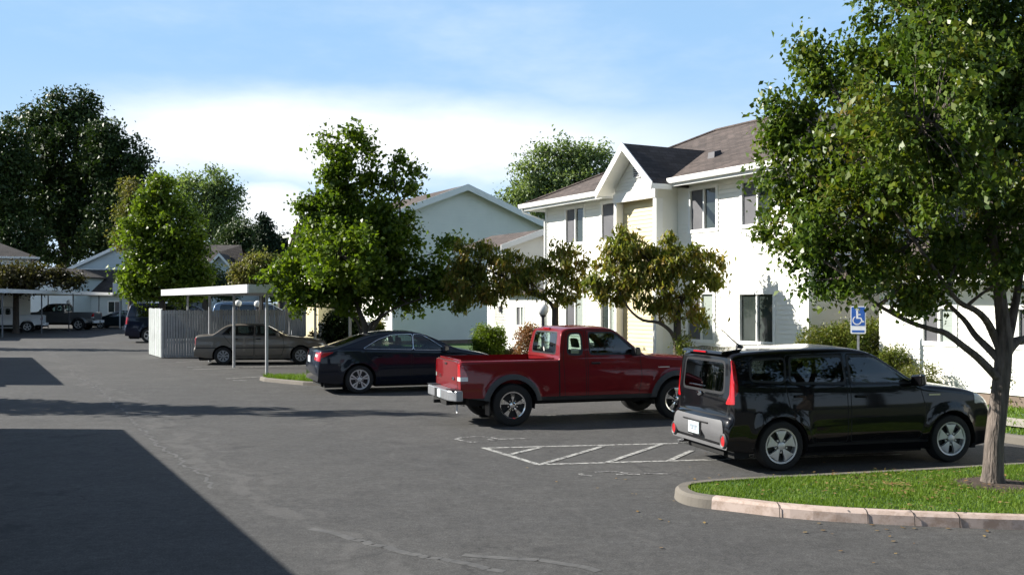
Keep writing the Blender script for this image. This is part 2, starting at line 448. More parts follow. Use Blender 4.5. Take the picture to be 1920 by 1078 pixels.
class Body:
    """A vehicle skin grown from its side outline: x forward, rear axle at 0, ground z=0."""
    def __init__(s, top, bot, W, belt, th, axles, Ra, rt, step=.05, rc=.07, crown=.035, bow=.06, flare=.02, pt=.06, rearL=.4, corner=.1, smooth_it=2, soft_top=True, tuck=.05):
        s.W = W; s.axles = axles; s.Ra = Ra
        prof = chaikin(top, smooth_it) if smooth_it else top
        i0 = min(range(len(prof)), key=lambda i: (round(prof[i][0], 3), prof[i][1])); i1 = max(range(len(prof)), key=lambda i: (round(prof[i][0], 3), prof[i][1]))
        prof = prof[i0:i1+1]
        pts = [prof[0]]
        for a, b in zip(prof, prof[1:]):
            L = math.hypot(b[0]-a[0], b[1]-a[1]); k = max(1, int(math.ceil(L/step)))
            for i in range(1, k+1): pts.append((a[0]+(b[0]-a[0])*i/k, a[1]+(b[1]-a[1])*i/k))
        out = [pts[0]]
        for p in pts[1:]:
            if p[0] <= out[-1][0]+.0008: p = (out[-1][0]+.0008, p[1])
            out.append(p)
        pts = out; x0, x1 = pts[0][0], pts[-1][0]; xm = (x0+x1)/2; hl = (x1-x0)/2; zr = max(p[1] for p in pts)
        def hw(x, z):
            u = abs((x-xm)/hl); w = W/2*(1-pt*u**4)
            bz = belt(x) if callable(belt) else belt
            if z < .5: w -= tuck*((.5-z)/.3)**2
            if z < bz: w -= .018*((z-.62)/.35)**2
            else:
                t = (z-bz)/max(.05, zr-bz); w -= .018*((bz-.62)/.35)**2+.012*min(1, t*12)+th*(t**1.15)
            for xa in axles:
                d = math.hypot(x-xa, z-rt)
                w += flare*max(0, min(1, (Ra+.15-d)/.11))**2
            return max(.05, w)
        s.hw = hw
        nb, ng, na, nc = 9, 9, 4, 5
        rings = []
        for x, T in pts:
            B = min(lerp_pts(bot, x), T-.01); hgt = T-B
            bz = belt(x) if callable(belt) else belt
            r = min(rc, hgt*.4); cr = min(crown, hgt*.25); Te = T-cr; zt = Te-r
            zb = min(bz, B+(zt-B)*.8)
            zs = [B+(zb-B)*i/nb for i in range(nb)]+[zb+(zt-zb)*i/ng for i in range(ng+1)]
            ring = [(hw(x, z), z) for z in zs]
            yc = ring[-1][0]-r
            for i in range(1, na+1):
                t = math.pi/2*i/na; ring.append((yc+r*math.cos(t), zt+r*math.sin(t)))
            for i in range(1, nc+1):
                y = yc*(1-i/nc); ring.append((y, Te+cr*(1-(y/yc)**2)))
            full = [(x, -y, z) for y, z in ring]+[(x, y, z) for y, z in reversed(ring[:-1])]
            rings.append(full)
        bm = bmesh.new(); vr = []
        for R in rings:
            row = []
            for x, y, z in R:
                t = abs(y)/(W/2)
                b = bow*t*t+corner*(1-math.sqrt(max(0, 1-max(0, (t-.78)/.24)**2)))
                wr = max(0, 1-(x-x0)/rearL); wf = max(0, 1-(x1-x)/(rearL*1.3))
                row.append(bm.verts.new((x+b*wr-b*1.5*wf, y, z)))
            vr.append(row)
        for a, b in zip(vr, vr[1:]):
            for i in range(len(a)-1): bm.faces.new((a[i], b[i], b[i+1], a[i+1]))
        bm.faces.new(vr[0]); bm.faces.new(list(reversed(vr[-1])))
        bmesh.ops.recalc_face_normals(bm, faces=bm.faces)
        bm.normal_update()
        s.bm = bm; s.x0, s.x1 = x0, x1
    def cut(s, poly, tag_, view='side', sel=None, only=None):
        """knife the outline into the skin and mark what lies inside it"""
        bm = s.bm
        ia, ib = {'side': (0,2), 'rear': (1,2), 'top': (0,1)}[view]
        lo = (min(p[0] for p in poly)-.01, min(p[1] for p in poly)-.01); hi = (max(p[0] for p in poly)+.01, max(p[1] for p in poly)+.01)
        base = {'side': lambda f: abs(f.normal.y) > .45, 'rear': lambda f: f.normal.x < -.4, 'top': lambda f: f.normal.z > .4}[view]
        cand = []
        for f in bm.faces:
            if not (base(f) if sel is None else sel(f)): continue
            if only is not None and f.material_index not in only: continue
            xs = [v.co[ia] for v in f.verts]; ys = [v.co[ib] for v in f.verts]
            if max(xs) < lo[0] or min(xs) > hi[0] or max(ys) < lo[1] or min(ys) > hi[1]: continue
            cand.append(f)
        n = len(poly)
        for i in range(n):
            a, b = poly[i], poly[(i+1) % n]
            dx, dy = b[0]-a[0], b[1]-a[1]; L = math.hypot(dx, dy)
            if L < 1e-5: continue
            co = Vector((0,0,0)); no = Vector((0,0,0))
            co[ia], co[ib] = a; no[ia], no[ib] = dy/L, -dx/L
            e = set(); v = set()
            # only faces near this edge
            m = .002
            bx = (min(a[0], b[0])-m, max(a[0], b[0])+m, min(a[1], b[1])-m, max(a[1], b[1])+m)
            near = []; far = []
            for f in cand:
                xs = [q.co[ia] for q in f.verts]; ys = [q.co[ib] for q in f.verts]
                (far if (max(xs) < bx[0] or min(xs) > bx[1] or max(ys) < bx[2] or min(ys) > bx[3]) else near).append(f)
            if not near: continue
            for f in near: e.update(f.edges); v.update(f.verts)
            r = bmesh.ops.bisect_plane(bm, geom=near+list(e)+list(v), dist=1e-5, plane_co=co, plane_no=no)
            nf = {g for g in r['geom'] if isinstance(g, bmesh.types.BMFace)} | {f for f in near if f.is_valid}
            cand = [f for f in far if f.is_valid]+[f for f in nf if f.is_valid]
        hit = []
        for f in cand:
            c = f.calc_center_median()
            if inside(c[ia], c[ib], poly): f.material_index = tag_; hit.append(f)
        return hit
    def split(s, specs, parent, paint, smooth=38):
        """specs: tag -> (name, material, shift) ; tags absent stay in the body; tag 99 is deleted"""
        bm = s.bm; objs = {}
        bm.normal_update()
        for t, (nm, mat, shift) in specs.items():
            fs = [f for f in bm.faces if f.material_index == t]
            if not fs: continue
            groups = [fs]
            if nm in ('door', 'window', 'tail_light', 'headlight', 'rear_door', 'wheel_flare', 'reversing_light', 'window_trim'):   # one object per piece
                groups = []; left = set(fs)
                while left:
                    st = [left.pop()]; g = []
                    while st:
                        f = st.pop(); g.append(f)
                        for e in f.edges:
                            for q in e.link_faces:
                                if q in left: left.remove(q); st.append(q)
                    groups.append(g)
            for g in groups:
                if len(g) < 2 and nm == 'door': continue
                vm = {}; vs = []; fl = []
                for f in g:
                    q = []
                    for v in f.verts:
                        if v not in vm: vm[v] = len(vs); vs.append(tuple(v.co+v.normal*shift))
                        q.append(vm[v])
                    fl.append(tuple(q))
                mb = MB(); mb.v = vs; mb.f = fl; mb.mi = [0]*len(fl)
                o = mb.build(nm, mat, parent, smooth=smooth); objs.setdefault(nm, []).append(o)
        kill = [f for f in bm.faces if f.material_index in specs or f.material_index == 99]
        bmesh.ops.delete(bm, geom=kill, context='FACES')
        me = bpy.data.meshes.new('body')
        bm.to_mesh(me); bm.free()
        for m in paint: me.materials.append(m)
        objs['body'] = [finish(me, 'body', parent, smooth)]
        return objs

def wheel(parent, x, y, R, w, rr, style, out, metal=None, rz=0):
    """out = -1: outer face looks to -y"""
    e = bpy.data.objects.new('wheel', None); C.objects.link(e); e.parent = parent; e.location = (x, y, R); e.rotation_euler = (0, 0, rz)
    h = w/2; t = MB()
    t.lathe([(rr*.98, -h*.80), (rr*1.05, -h*.93), (R*.86, -h*1.0), (R*.95, -h*.92), (R*.99, -h*.72), (R, -h*.3), (R*.992, -h*.28), (R*.992, -h*.22), (R, -h*.2), (R, h*.2), (R*.992, h*.22), (R*.992, h*.28), (R, h*.3), (R*.99, h*.72), (R*.95, h*.92), (R*.86, h), (rr*1.05, h*.93), (rr*.98, h*.8)], 40, 'y')
    t.build('tyre', M_RUB, e, smooth=30, recalc=True)
    metal = metal or M_ALU
    m = MB(); s = out; yo = s*h*.86
    # rim barrel + lip, dark bowl behind the spokes
    m.lathe([(rr*1.0, yo), (rr*1.02, yo*1.02), (rr*.93, yo*.98), (rr*.90, yo*.80), (rr*.88, s*h*.2)], 40, 'y', 0)
    m.lathe([(rr*.89, s*h*.25), (rr*.5, s*h*.2), (0.001, s*h*.2)], 40, 'y', 1)
    n = style['n']; a_in, a_out = style['a']; d = style.get('d', .0)
    for k in range(n):
        c = math.pi/2+2*math.pi*k/n+style.get('rot', 0)
        for da in style.get('pair', (0,)):
            P = []
            for r_, aw, yy in ((rr*.12, a_in*1.0, yo*(.95-d)), (rr*.35, a_in, yo*(.97-d*.6)), (rr*.68, (a_in+a_out)/2, yo*1.0), (rr*.93, a_out, yo*.97)):
                ca = c+da*min(1, r_/rr+.2)
                P.append([(r_*math.cos(ca-aw), yy, r_*math.sin(ca-aw)), (r_*math.cos(ca+aw), yy, r_*math.sin(ca+aw)), (r_*math.cos(ca+aw), yy-s*.035, r_*math.sin(ca+aw)), (r_*math.cos(ca-aw), yy-s*.035, r_*math.sin(ca-aw))])
            vs = sum(P, []); fs = []
            for i in range(3):
                o = 4*i; fs += [(o, o+1, o+5, o+4), (o+1, o+2, o+6, o+5), (o+2, o+3, o+7, o+6), (o+3, o, o+4, o+7)]
            m.add(vs, fs, 0)
    m.lathe([(rr*.24, yo*.8), (rr*.235, yo*1.01), (rr*.17, yo*1.06), (0.001, yo*1.07)], 20, 'y', 0)
    for k in range(5):
        a = math.pi/2+math.pi/5+2*math.pi*k/5
        m.lathe([(0.001, 0)], 3) if False else None
        m.box(rr*.36*math.cos(a)-.012, rr*.36*math.cos(a)+.012, min(yo*.9, yo*.6), max(yo*.9, yo*.6), rr*.36*math.sin(a)-.012, rr*.36*math.sin(a)+.012, 0)
    m.build('rim', [metal, M_BLK], e, smooth=30, recalc=True)
    return e
def seat(parent, x, y, z, w=.5, hgt=.62):
    m = MB()
    m.hexa([(x-.05,y-w/2,z-.14),(x+.48,y-w/2,z-.14),(x+.48,y+w/2,z-.14),(x-.05,y+w/2,z-.14)], [(x-.05,y-w/2,z),(x+.5,y-w/2,z+.04),(x+.5,y+w/2,z+.04),(x-.05,y+w/2,z)])
    m.hexa([(x-.12,y-w/2,z-.05),(x+.04,y-w/2,z-.05),(x+.04,y+w/2,z-.05),(x-.12,y+w/2,z-.05)], [(x-.26,y-w*.42,z+hgt),(x-.15,y-w*.42,z+hgt),(x-.15,y+w*.42,z+hgt),(x-.26,y+w*.42,z+hgt)])
    m.hexa([(x-.28,y-.12,z+hgt+.03),(x-.18,y-.12,z+hgt+.03),(x-.18,y+.12,z+hgt+.03),(x-.28,y+.12,z+hgt+.03)], [(x-.31,y-.11,z+hgt+.2),(x-.22,y-.11,z+hgt+.2),(x-.22,y+.11,z+hgt+.2),(x-.31,y+.11,z+hgt+.2)])
    return m.build('seat', M_SEAT, parent, bevel=.03)
def cabin(parent, xs_front, xs_rear, z, W, dash_x, dash_z):
    for y in (-W*.22, W*.22): seat(parent, xs_front, y, z)
    if xs_rear is not None:
        for y in (-W*.24, W*.24): seat(parent, xs_rear, y, z, .6, .5)
    m = MB(); m.hexa([(dash_x-.1,-W*.4,z),(dash_x+.4,-W*.4,z),(dash_x+.4,W*.4,z),(dash_x-.1,W*.4,z)], [(dash_x-.05,-W*.4,dash_z),(dash_x+.4,-W*.38,dash_z-.02),(dash_x+.4,W*.38,dash_z-.02),(dash_x-.05,W*.4,dash_z)])
    m.build('dashboard', M_BLK, parent, bevel=.03)
    m = MB(); c = Vector((dash_x-.22, W*.22, dash_z-.04)); a = Vector((0,1,0)); b = Vector((-.45,0,.9)).normalized()
    m.tube([c+(a*math.cos(t)+b*math.sin(t))*.18 for t in [2*math.pi*i/18 for i in range(19)]], .014, 6, caps=False)
    m.tube([c, c+Vector((.3,0,-.12))], .03, 6); m.tube([c-a*.17, c+a*.17], .014, 5)
    m.build('steering_wheel', M_BLK, parent, smooth=50)
def chassis(parent, x0, x1, W, z0, axles, R, inner=.33, zc=.62, Ra=.36):
    m = MB(); hw = W/2
    segs = [x0]
    for a in axles: segs += [a-Ra-.02, a+Ra+.02]
    segs.append(x1)
    for i in range(0, len(segs), 2): m.box(segs[i]+(.10 if i == 0 else 0), segs[i+1]-(.12 if i == len(segs)-2 else 0), -hw*.84, hw*.84, z0, z0+.12)
    m.box(x0+.05, x1-.05, -hw+inner, hw-inner, z0+.02, zc)
    for a in axles: m.tube([(a, -hw+.1, R), (a, hw-.1, R)], .05, 8)
    m.build('chassis', M_UND, parent)
    for a in axles:                                  # wheel wells
        for s in (-1, 1):
            w = MB(); y0, y1 = (hw-.02)*s, (hw-inner-.05)*s; n = 14; vs = []; fs = []
            for i in range(n+1):
                t = math.pi*1.12*i/n-.19; vs += [(a+(Ra-.004)*math.cos(t), y0, R+(Ra-.004)*math.sin(t)), (a+Ra*math.cos(t), y1, R+Ra*math.sin(t))]
            for i in range(n): fs.append((2*i, 2*i+1, 2*i+3, 2*i+2))
            fs.append(tuple(2*i+1 for i in range(n+1)))
            w.add(vs, fs).build('wheel_arch', M_UND, parent)
def mirror(parent, x, y, z, mat, s):
    m = MB(); m.hexa([(x-.02,y,z-.09),(x+.10,y,z-.07),(x+.10,y+s*.20,z-.06),(x-.03,y+s*.23,z-.08)], [(x-.02,y,z+.06),(x+.07,y,z+.06),(x+.08,y+s*.20,z+.08),(x-.03,y+s*.23,z+.09)])
    m.hexa([(x,y-s*.12,z-.08),(x+.06,y-s*.12,z-.08),(x+.06,y+s*.02,z-.06),(x,y+s*.02,z-.06)], [(x,y-s*.12,z-.03),(x+.06,y-s*.12,z-.03),(x+.06,y+s*.02,z),(x,y+s*.02,z)])
    m.build('mirror', mat, parent, bevel=.025, recalc=True)
def handle(parent, x, y, z, s, mat, w=.15):
    m = MB(); m.box(x-w/2, x+w/2, min(y, y+s*.035), max(y, y+s*.035), z-.018, z+.018); m.build('handle', mat, parent, bevel=.012)
def plate(parent, x, z, w=.31, h=.155, y=0.):
    m = MB(); m.box(x-.012, x, y-w/2, y+w/2, z-h/2, z+h/2)
    o = m.build('licence_plate', M_PLATE, parent)
    return o
# ------------------------------------------------------------------ vehicles
def place2(rear, front, wb, half, sc=None):
    """near-side wheel contact points in photo pixels -> root location, heading, scale"""
    a, b = G(*rear), G(*front); d = (b-a); L = d.length; d.normalize()
    s = sc or L/wb; n = Vector((-d.y, d.x, 0))
    m = (a+b)/2; a = m-d*wb*s/2 if abs(L/wb-s) < .1 else a
    return a+n*half*s, math.atan2(d.y, d.x), s
SEAMS = {}
def door(b, poly, tag_=10):
    b.cut(poly, 5); b.cut(offs(poly, .011), tag_)
def window(b, poly, tag_=1, border=.03, r=.04):
    b.cut(roundp(offs(poly, -border), r+border), 2); b.cut(roundp(poly, r), tag_)
def arches(b, flare_w=0, zlow=None):
    for xa in b.axles:
        if flare_w:
            c = circ(xa, b.rt_, b.Ra+flare_w, 34); c = [(x, max(z, zlow or .3)) for x, z in c]
            b.cut([p for i, p in enumerate(c) if c[i-1] != p], 12)
        b.cut(circ(xa, b.rt_, b.Ra, 34), 99)
def nearest_side(lst, s): return [o for o in lst if sum(v.co.y for v in o.data.vertices)*s > 0]
def ctr(o):
    n = len(o.data.vertices); return sum((v.co for v in o.data.vertices), Vector())/n
def wheels(root, W, axles, R, w, rr, style, metal=None, steer=0):
    for i, a in enumerate(axles):
        for s in (-1, 1): wheel(root, a, s*(W/2-w/2-.015), R, w, rr, style, s, metal, steer if i else 0)

def make_suv():
    loc, rz, sc = place2((1463, 884), (1790, 867), 2.6, .88, .985)
    root = thing('suv', 'black boxy five-door SUV with silver five-spoke wheel covers beside the near grass island', 'car', loc, rz, 'cars parked on the right of the lot', sc)
    black = car_paint('black paint', (.0035, .0035, .0045), 0., .3)
    belt = lambda x: 1.105-.022*x
    top = [(-.62,.25),(-.75,.29),(-.80,.42),(-.80,.60),(-.77,.69),(-.72,.73),(-.715,.92),(-.70,1.05),(-.67,1.40),(-.655,1.51),(-.54,1.55),(0,1.585),(.7,1.60),(1.15,1.59),(1.42,1.54),(1.62,1.42),(1.88,1.25),(2.12,1.10),(2.40,1.075),(2.85,1.03),(3.16,.95),(3.33,.80),(3.37,.52),(3.35,.34),(3.22,.24)]
    b = Body(top, [(-.8,.29),(-.45,.25),(0,.22),(2.6,.2),(3.1,.21),(3.4,.25)], 1.76, belt, .15, (0, 2.6), .385, .325, step=.045, rc=.075, crown=.03, bow=.045, flare=.022, corner=.11, rearL=.45)
    b.rt_ = .325
    door(b, roundp([(1.02,.34),(2.10,.34),(2.20,.70),(2.10,1.07),(1.66,1.40),(1.50,1.495),(1.02,1.495)], .05))
    door(b, roundp([(.46,.34),(.98,.34),(.98,1.495),(.12,1.495),(.06,1.10),(.12,.80),(.36,.62)], .05), 11)
    b.cut([(-.42,.30),(2.25,.30),(2.25,.335),(-.42,.335)], 2, only=(0,))
    window(b, [(1.06,1.125),(2.0,1.105),(1.94,1.15),(1.58,1.39),(1.46,1.445),(1.06,1.45)])
    window(b, [(.16,1.145),(.95,1.13),(.95,1.45),(.20,1.445)], 9)
    window(b, [(-.40,1.18),(.06,1.15),(.10,1.435),(-.36,1.42)], 9, r=.06)
    arches(b)
    # rear: tailgate, window, lamps, cladding
    tg = roundp([(-.70,.70),(.70,.70),(.74,1.0),(.64,1.47),(-.64,1.47),(-.74,1.0)], .05)
    b.cut(tg, 5, 'rear'); b.cut(offs(tg, .012), 13, 'rear')
    rw = [(-.58,1.015),(.58,1.015),(.55,1.39),(-.55,1.39)]
    b.cut(roundp(offs(rw, -.035), .09), 2, 'rear'); b.cut(roundp(rw, .07), 8, 'rear')
    for s in (-1, 1):
        p = [(s*.95,.88),(s*.655,.86),(s*.735,.99),(s*.73,1.42),(s*.95,1.42)]
        b.cut(roundp(p, .04), 3, 'rear')
    b.cut(roundp([(-.85,.92),(-.63,.97),(-.60,1.05),(-.595,1.30),(-.605,1.43),(-.85,1.43)], .04), 3, 'side', sel=lambda f: abs(f.normal.y) > .35 and f.calc_center_median().x < -.4)
    b.cut(roundp([(-.66,.37),(.66,.37),(.74,.50),(.68,.655),(-.68,.655),(-.74,.50)], .06), 4, 'rear')
    b.cut([(-.95,.20),(.95,.20),(.95,.335),(-.95,.335)], 4, 'rear')
    # front: windshield, lamps
    ws = [(-.66,1.08),(.66,1.08),(.54,1.50),(-.54,1.50)]
    fsel = lambda f: f.normal.x > .25 and 1.2 < f.calc_center_median().x < 2.3
    b.cut(roundp(offs(ws, -.035), .08), 2, 'rear', sel=fsel); b.cut(roundp(ws, .06), 7, 'rear', sel=fsel)
    for s in (-1, 1): b.cut([(3.02,s*.66),(3.4,s*.52),(3.4,s*.95),(2.96,s*.95)], 6, 'top', sel=lambda f: f.calc_center_median().z > .80 and f.calc_center_median().z < .93 and f.calc_center_median().x > 2.9)
    o = b.split({1: ('window', M_CGL, -.004), 9: ('window', M_CGLD, -.004), 7: ('windshield', M_CGL, -.003), 8: ('rear_window', M_CGLD, -.004), 3: ('tail_light', M_REDL, .006),
                 4: ('bumper', M_GREYP, .008), 6: ('headlight', M_WHL, .004), 10: ('door', black, 0), 11: ('rear_door', black, 0), 13: ('tailgate', black, 0)}, root, [black, black, M_BLK, black, M_GREYP, M_UND])
    for d in o.get('door', []):
        s = -1 if ctr(d).y < 0 else 1; handle(d, 1.17, s*(b.hw(1.17,.94)), .94, s, black)
    for d in o.get('rear_door', []):
        s = -1 if ctr(d).y < 0 else 1; handle(d, .26, s*(b.hw(.26,.96)), .96, s, black)
    chassis(root, -.72, 3.2, 1.78, .17, (0, 2.6), .325, Ra=.385)
    wheels(root, 1.77, (0, 2.6), .325, .215, .225, dict(n=5, a=(.30,.40), d=.03, rot=math.pi/5*0), steer=0)
    cabin(root, 1.25, .45, .52, 1.75, 1.9, 1.02)
    for s in (-1, 1): mirror(root, 1.98, s*.83, 1.14, black, s)
    for s in (-1, 1):
        m = MB()
        m.M = Matrix.Translation((-.755, s*.73, .40)) @ Matrix.Rotation(math.pi/2, 4, 'Y') @ Matrix.Diagonal((1.25,1,1,1))
        m.lathe([(.065,.06),(.078,-.01),(.066,-.03),(.055,-.02)], 24, mi=0); m.lathe([(.056,-.018),(.001,-.022)], 24, mi=1)
        m.build('reflector', [M_GREYP, M_REDL], root, smooth=40)
    m = MB(); m.M = Matrix.Translation((-.732, .02, .955)) @ Matrix.Rotation(math.pi/2, 4, 'Y') @ Matrix.Diagonal((.55,1,1,1))
    m.lathe([(.001,-.012),(.06,-.010),(.066,0)], 24); m.build('badge', M_CHR, root, smooth=40)
    m = MB(); m.box(-.732,-.70, .15-.17,.15+.17, 1.05,1.066)
    m.build('wiper', M_CHR, root)
    m = MB(); m.box(-.812,-.77,-.36,.36,.585,.60); m.build('plate_recess', M_BLK, root)
    m = MB(); m.hexa([(-.72,-.58,1.50),(-.44,-.58,1.53),(-.44,.58,1.53),(-.72,.58,1.50)], [(-.70,-.57,1.535),(-.40,-.57,1.572),(-.40,.57,1.572),(-.70,.57,1.535)])
    sp = m.build('spoiler', black, root, bevel=.01)
    m = MB(); m.box(-.728,-.71,-.16,.20,1.508,1.528); m.build('brake_light', M_REDL, sp)
    m = MB(); m.tube([(-.18,-.15,1.57),(-.26,-.15,1.62),(-.50,-.15,1.82)], [.022,.010,.005], 8); m.tube([(-.14,-.15,1.555),(-.26,-.15,1.59)], [.012,.03], 8)
    m.build('antenna', M_BLK, root, smooth=50)
    pl = plate(root, -.817, .50)
    plate_text(pl, -.832, .50)
    m = MB(); m.box(-.818,-.80,-.185,.185,.40,.60); m.build('plate_frame', M_BLK, root, bevel=.005)
    m = MB(); m.tube([(-.70,.45,.25),(-.84,.45,.245)], .035, 12); m.build('exhaust_pipe', M_CHR, root, smooth=50)
    m = MB(); y = -(b.hw if False else .9); m.box(2.22,2.40,-.885,-.86,.925,.945); m.build('fender_badge', M_CHR, root)
    m = MB(); m.box(3.34,3.39,-.5,.5,.35,.50); m.box(3.33,3.38,-.35,.35,.66,.70); m.build('grille', M_BLK, root, bevel=.01)
    return root

def plate_text(parent, x, z, w=.24):
    m = MB(); k = 6
    for i in range(k):
        y = -w/2+w*(i+.5)/k
        m.box(x, x+.002, y-.011, y-.006, z-.035, z+.035); m.box(x, x+.002, y+.006, y+.011, z-.035 if i % 2 else z, z+.035)
        m.box(x, x+.002, y-.011, y+.011, z-.035, z-.028)
    m.build('plate_characters', M_PLTXT, parent)

def make_pickup(loc, rz, sc, label, paint, detail=True, group=None, flare_mat=None, bumper_mat=None):
    root = thing('pickup_truck', label, 'pickup truck', loc, rz, group, sc)
    belt = lambda x: 1.20
    top = [(-.925,.50),(-.955,.56),(-.962,.80),(-.962,1.08),(-.955,1.135),(-.93,1.16),(-.88,1.168),(0,1.17),(.84,1.17),(.88,1.17),(.895,1.20),(.915,1.40),(.955,1.62),(.985,1.675),(1.04,1.705),(1.12,1.722),(1.5,1.735),(1.82,1.728),(1.95,1.705),(2.05,1.655),(2.2,1.54),(2.52,1.27),(2.60,1.225),(2.72,1.205),(3.35,1.17),(3.9,1.11),(4.10,1.04),(4.18,.92),(4.20,.75),(4.20,.55),(4.15,.42)]
    b = Body(top, [(-.95,.52),(-.6,.47),(-.3,.44),(3.4,.42),(4.1,.40)], 1.76, belt, .12, (0, 3.19), .44, .365, step=.055 if detail else .09, rc=.05, crown=.03, bow=.02, flare=.05, corner=.05, smooth_it=0, pt=.05, rearL=.3, tuck=.03)
    b.rt_ = .375
    if detail:
        door(b, roundp([(1.43,.47),(2.42,.47),(2.50,.80),(2.47,1.22),(2.06,1.60),(1.98,1.66),(1.43,1.66)], .04))
        door(b, roundp([(.98,.47),(1.40,.47),(1.40,1.66),(1.06,1.66),(.96,1.20)], .04), 11)
        b.cut([(.868,.43),(.892,.43),(.892,1.18),(.868,1.18)], 5)
    b.cut([(-1.,.40),(4.1,.40),(4.1,.50),(-1.,.50)], 2)
    window(b, [(1.50,1.24),(2.36,1.235),(2.34,1.29),(2.04,1.555),(1.94,1.60),(1.50,1.60)])
    window(b, [(1.07,1.25),(1.32,1.24),(1.32,1.59),(1.11,1.58)], 1, .035, .06)
    arches(b, .085, .44)
    fsel = lambda f: f.normal.x > .2 and 1.9 < f.calc_center_median().x < 2.7
    ws = [(-.64,1.25),(.64,1.25),(.56,1.66),(-.56,1.66)]
    b.cut(roundp(offs(ws, -.03), .08), 2, 'rear', sel=fsel); b.cut(roundp(ws, .06), 7, 'rear', sel=fsel)
    rsel = lambda f: f.normal.x < -.3 and .8 < f.calc_center_median().x < 1.1
    rw = [(-.60,1.245),(.60,1.245),(.55,1.60),(-.55,1.60)]
    b.cut(roundp(offs(rw, -.03), .08), 2, 'rear', sel=rsel); b.cut(roundp(rw, .06), 8, 'rear', sel=rsel)
    tsel = lambda f: f.normal.x < -.4 and f.calc_center_median().x < -.8
    tg = [(-.69,.62),(.69,.62),(.69,1.135),(-.69,1.135)]
    b.cut(tg, 5, 'rear', sel=tsel); b.cut(offs(tg, .012), 13, 'rear', sel=tsel)
    for s in (-1, 1):
        b.cut([(s*.70,.80),(s*.95,.80),(s*.95,.87),(s*.70,.87)], 14, 'rear', sel=tsel)
        b.cut([(s*.70,.87),(s*.95,.87),(s*.95,1.07),(s*.70,1.10)], 3, 'rear', sel=tsel)
    sd = lambda f: abs(f.normal.y) > .3 and f.calc_center_median().x < -.6
    b.cut([(-1.,.80),(-.80,.80),(-.80,.87),(-1.,.87)], 14, 'side', sel=sd)
    b.cut([(-1.,.87),(-.80,.87),(-.86,1.0),(-.90,1.10),(-1.,1.10)], 3, 'side', sel=sd)
    b.cut([(-.87,-.70),(.83,-.70),(.83,.70),(-.87,.70)], 99, 'top', sel=lambda f: f.normal.z > .4 and f.calc_center_median().z < 1.25 and f.calc_center_median().x < .87)
    for s in (-1, 1): b.cut([(s*.45,.80),(s*.95,.80),(s*.95,.98),(s*.45,.98)], 6, 'rear', sel=lambda f: f.calc_center_median().x > 3.8 and f.normal.x > .2)
    dark = M_BLK
    o = b.split({1: ('window', M_CGL, -.004), 7: ('windshield', M_CGL, -.003), 8: ('rear_window', M_CGL, -.004), 3: ('tail_light', M_REDL, .006), 14: ('reversing_light', M_WHL, .006), 6: ('headlight', M_WHL, .004),
                 10: ('door', paint, 0), 11: ('rear_door', paint, 0), 12: ('wheel_flare', flare_mat or paint, .018), 13: ('tailgate', paint, .004)}, root, [paint, paint, dark, paint, M_GREYP, M_UND])
    for d in o.get('door', []):
        s = -1 if ctr(d).y < 0 else 1; handle(d, 1.58, s*b.hw(1.58,1.07), 1.07, s, M_BLK, .17)
    m = MB()                                         # open load bed
    x0, x1, y, z0, z1 = -.885, .845, .705, .72, 1.165
    m.add([(x0,-y,z0),(x1,-y,z0),(x1,y,z0),(x0,y,z0),(x0,-y,z1),(x1,-y,z1),(x1,y,z1),(x0,y,z1)], [(0,1,2,3),(0,4,5,1),(1,5,6,2),(2,6,7,3),(3,7,4,0)])
    for s in (-1, 1): m.box(-.42,.42, min(s*.70,s*.50), max(s*.70,s*.50), .72,.92)
    m.build('load_bed', paint, root)
    # bumper, hitch, mirrors, wheels
    bm_ = bumper_mat or M_WMET
    m = MB(); m.prism([(-1.12,-.70),(-1.12,.70),(-1.02,.90),(-.90,.90),(-.93,.70),(-.93,-.70),(-.90,-.90),(-1.02,-.90)], .46, .64, 'xy')
    bp = m.build('bumper', bm_, root, bevel=.02)
    for ya, yb in ((-.84,-.48), (.48,.84)): m = MB(); m.box(-1.10,-.93,ya,yb,.640,.654); m.build('step_pad', M_BLK, bp)
    m = MB(); m.box(-1.124,-1.119,-.02,.20,.475,.625); m.build('plate_recess', M_BLK, bp)
    m = MB(); m.box(-1.128,-1.12,-.22,.0,.485,.615); m.build('licence_plate', M_PLATE, bp)
    m = MB(); m.box(-1.13,-1.127,-.13,-.115,.51,.59); m.box(-1.13,-1.127,-.17,-.115,.58,.59); m.build('plate_characters', M_PLTXT, bp)
    m = MB(); m.box(-1.08,-.7,-.45,.45,.36,.45); m.box(-1.20,-1.05,-.04,.04,.37,.43); m.lathe([(.001,.49),(.02,.485),(.024,.47),(.012,.45),(.012,.43)], 10) if False else None
    m.build('tow_hitch', M_UND, root, bevel=.01)
    m = MB(); m.box(4.10,4.27,-.86,.86,.50,.66); m.build('bumper', bm_, root, bevel=.03)
    m = MB(); m.box(4.17,4.22,-.44,.44,.74,.96); m.build('grille', M_CHR, root, bevel=.01)
    for s in (-1, 1): m = MB(); m.box(-.44,-.425, s*.80-.12, s*.80+.12, .20,.50); m.build('mud_flap', M_BLK, root)
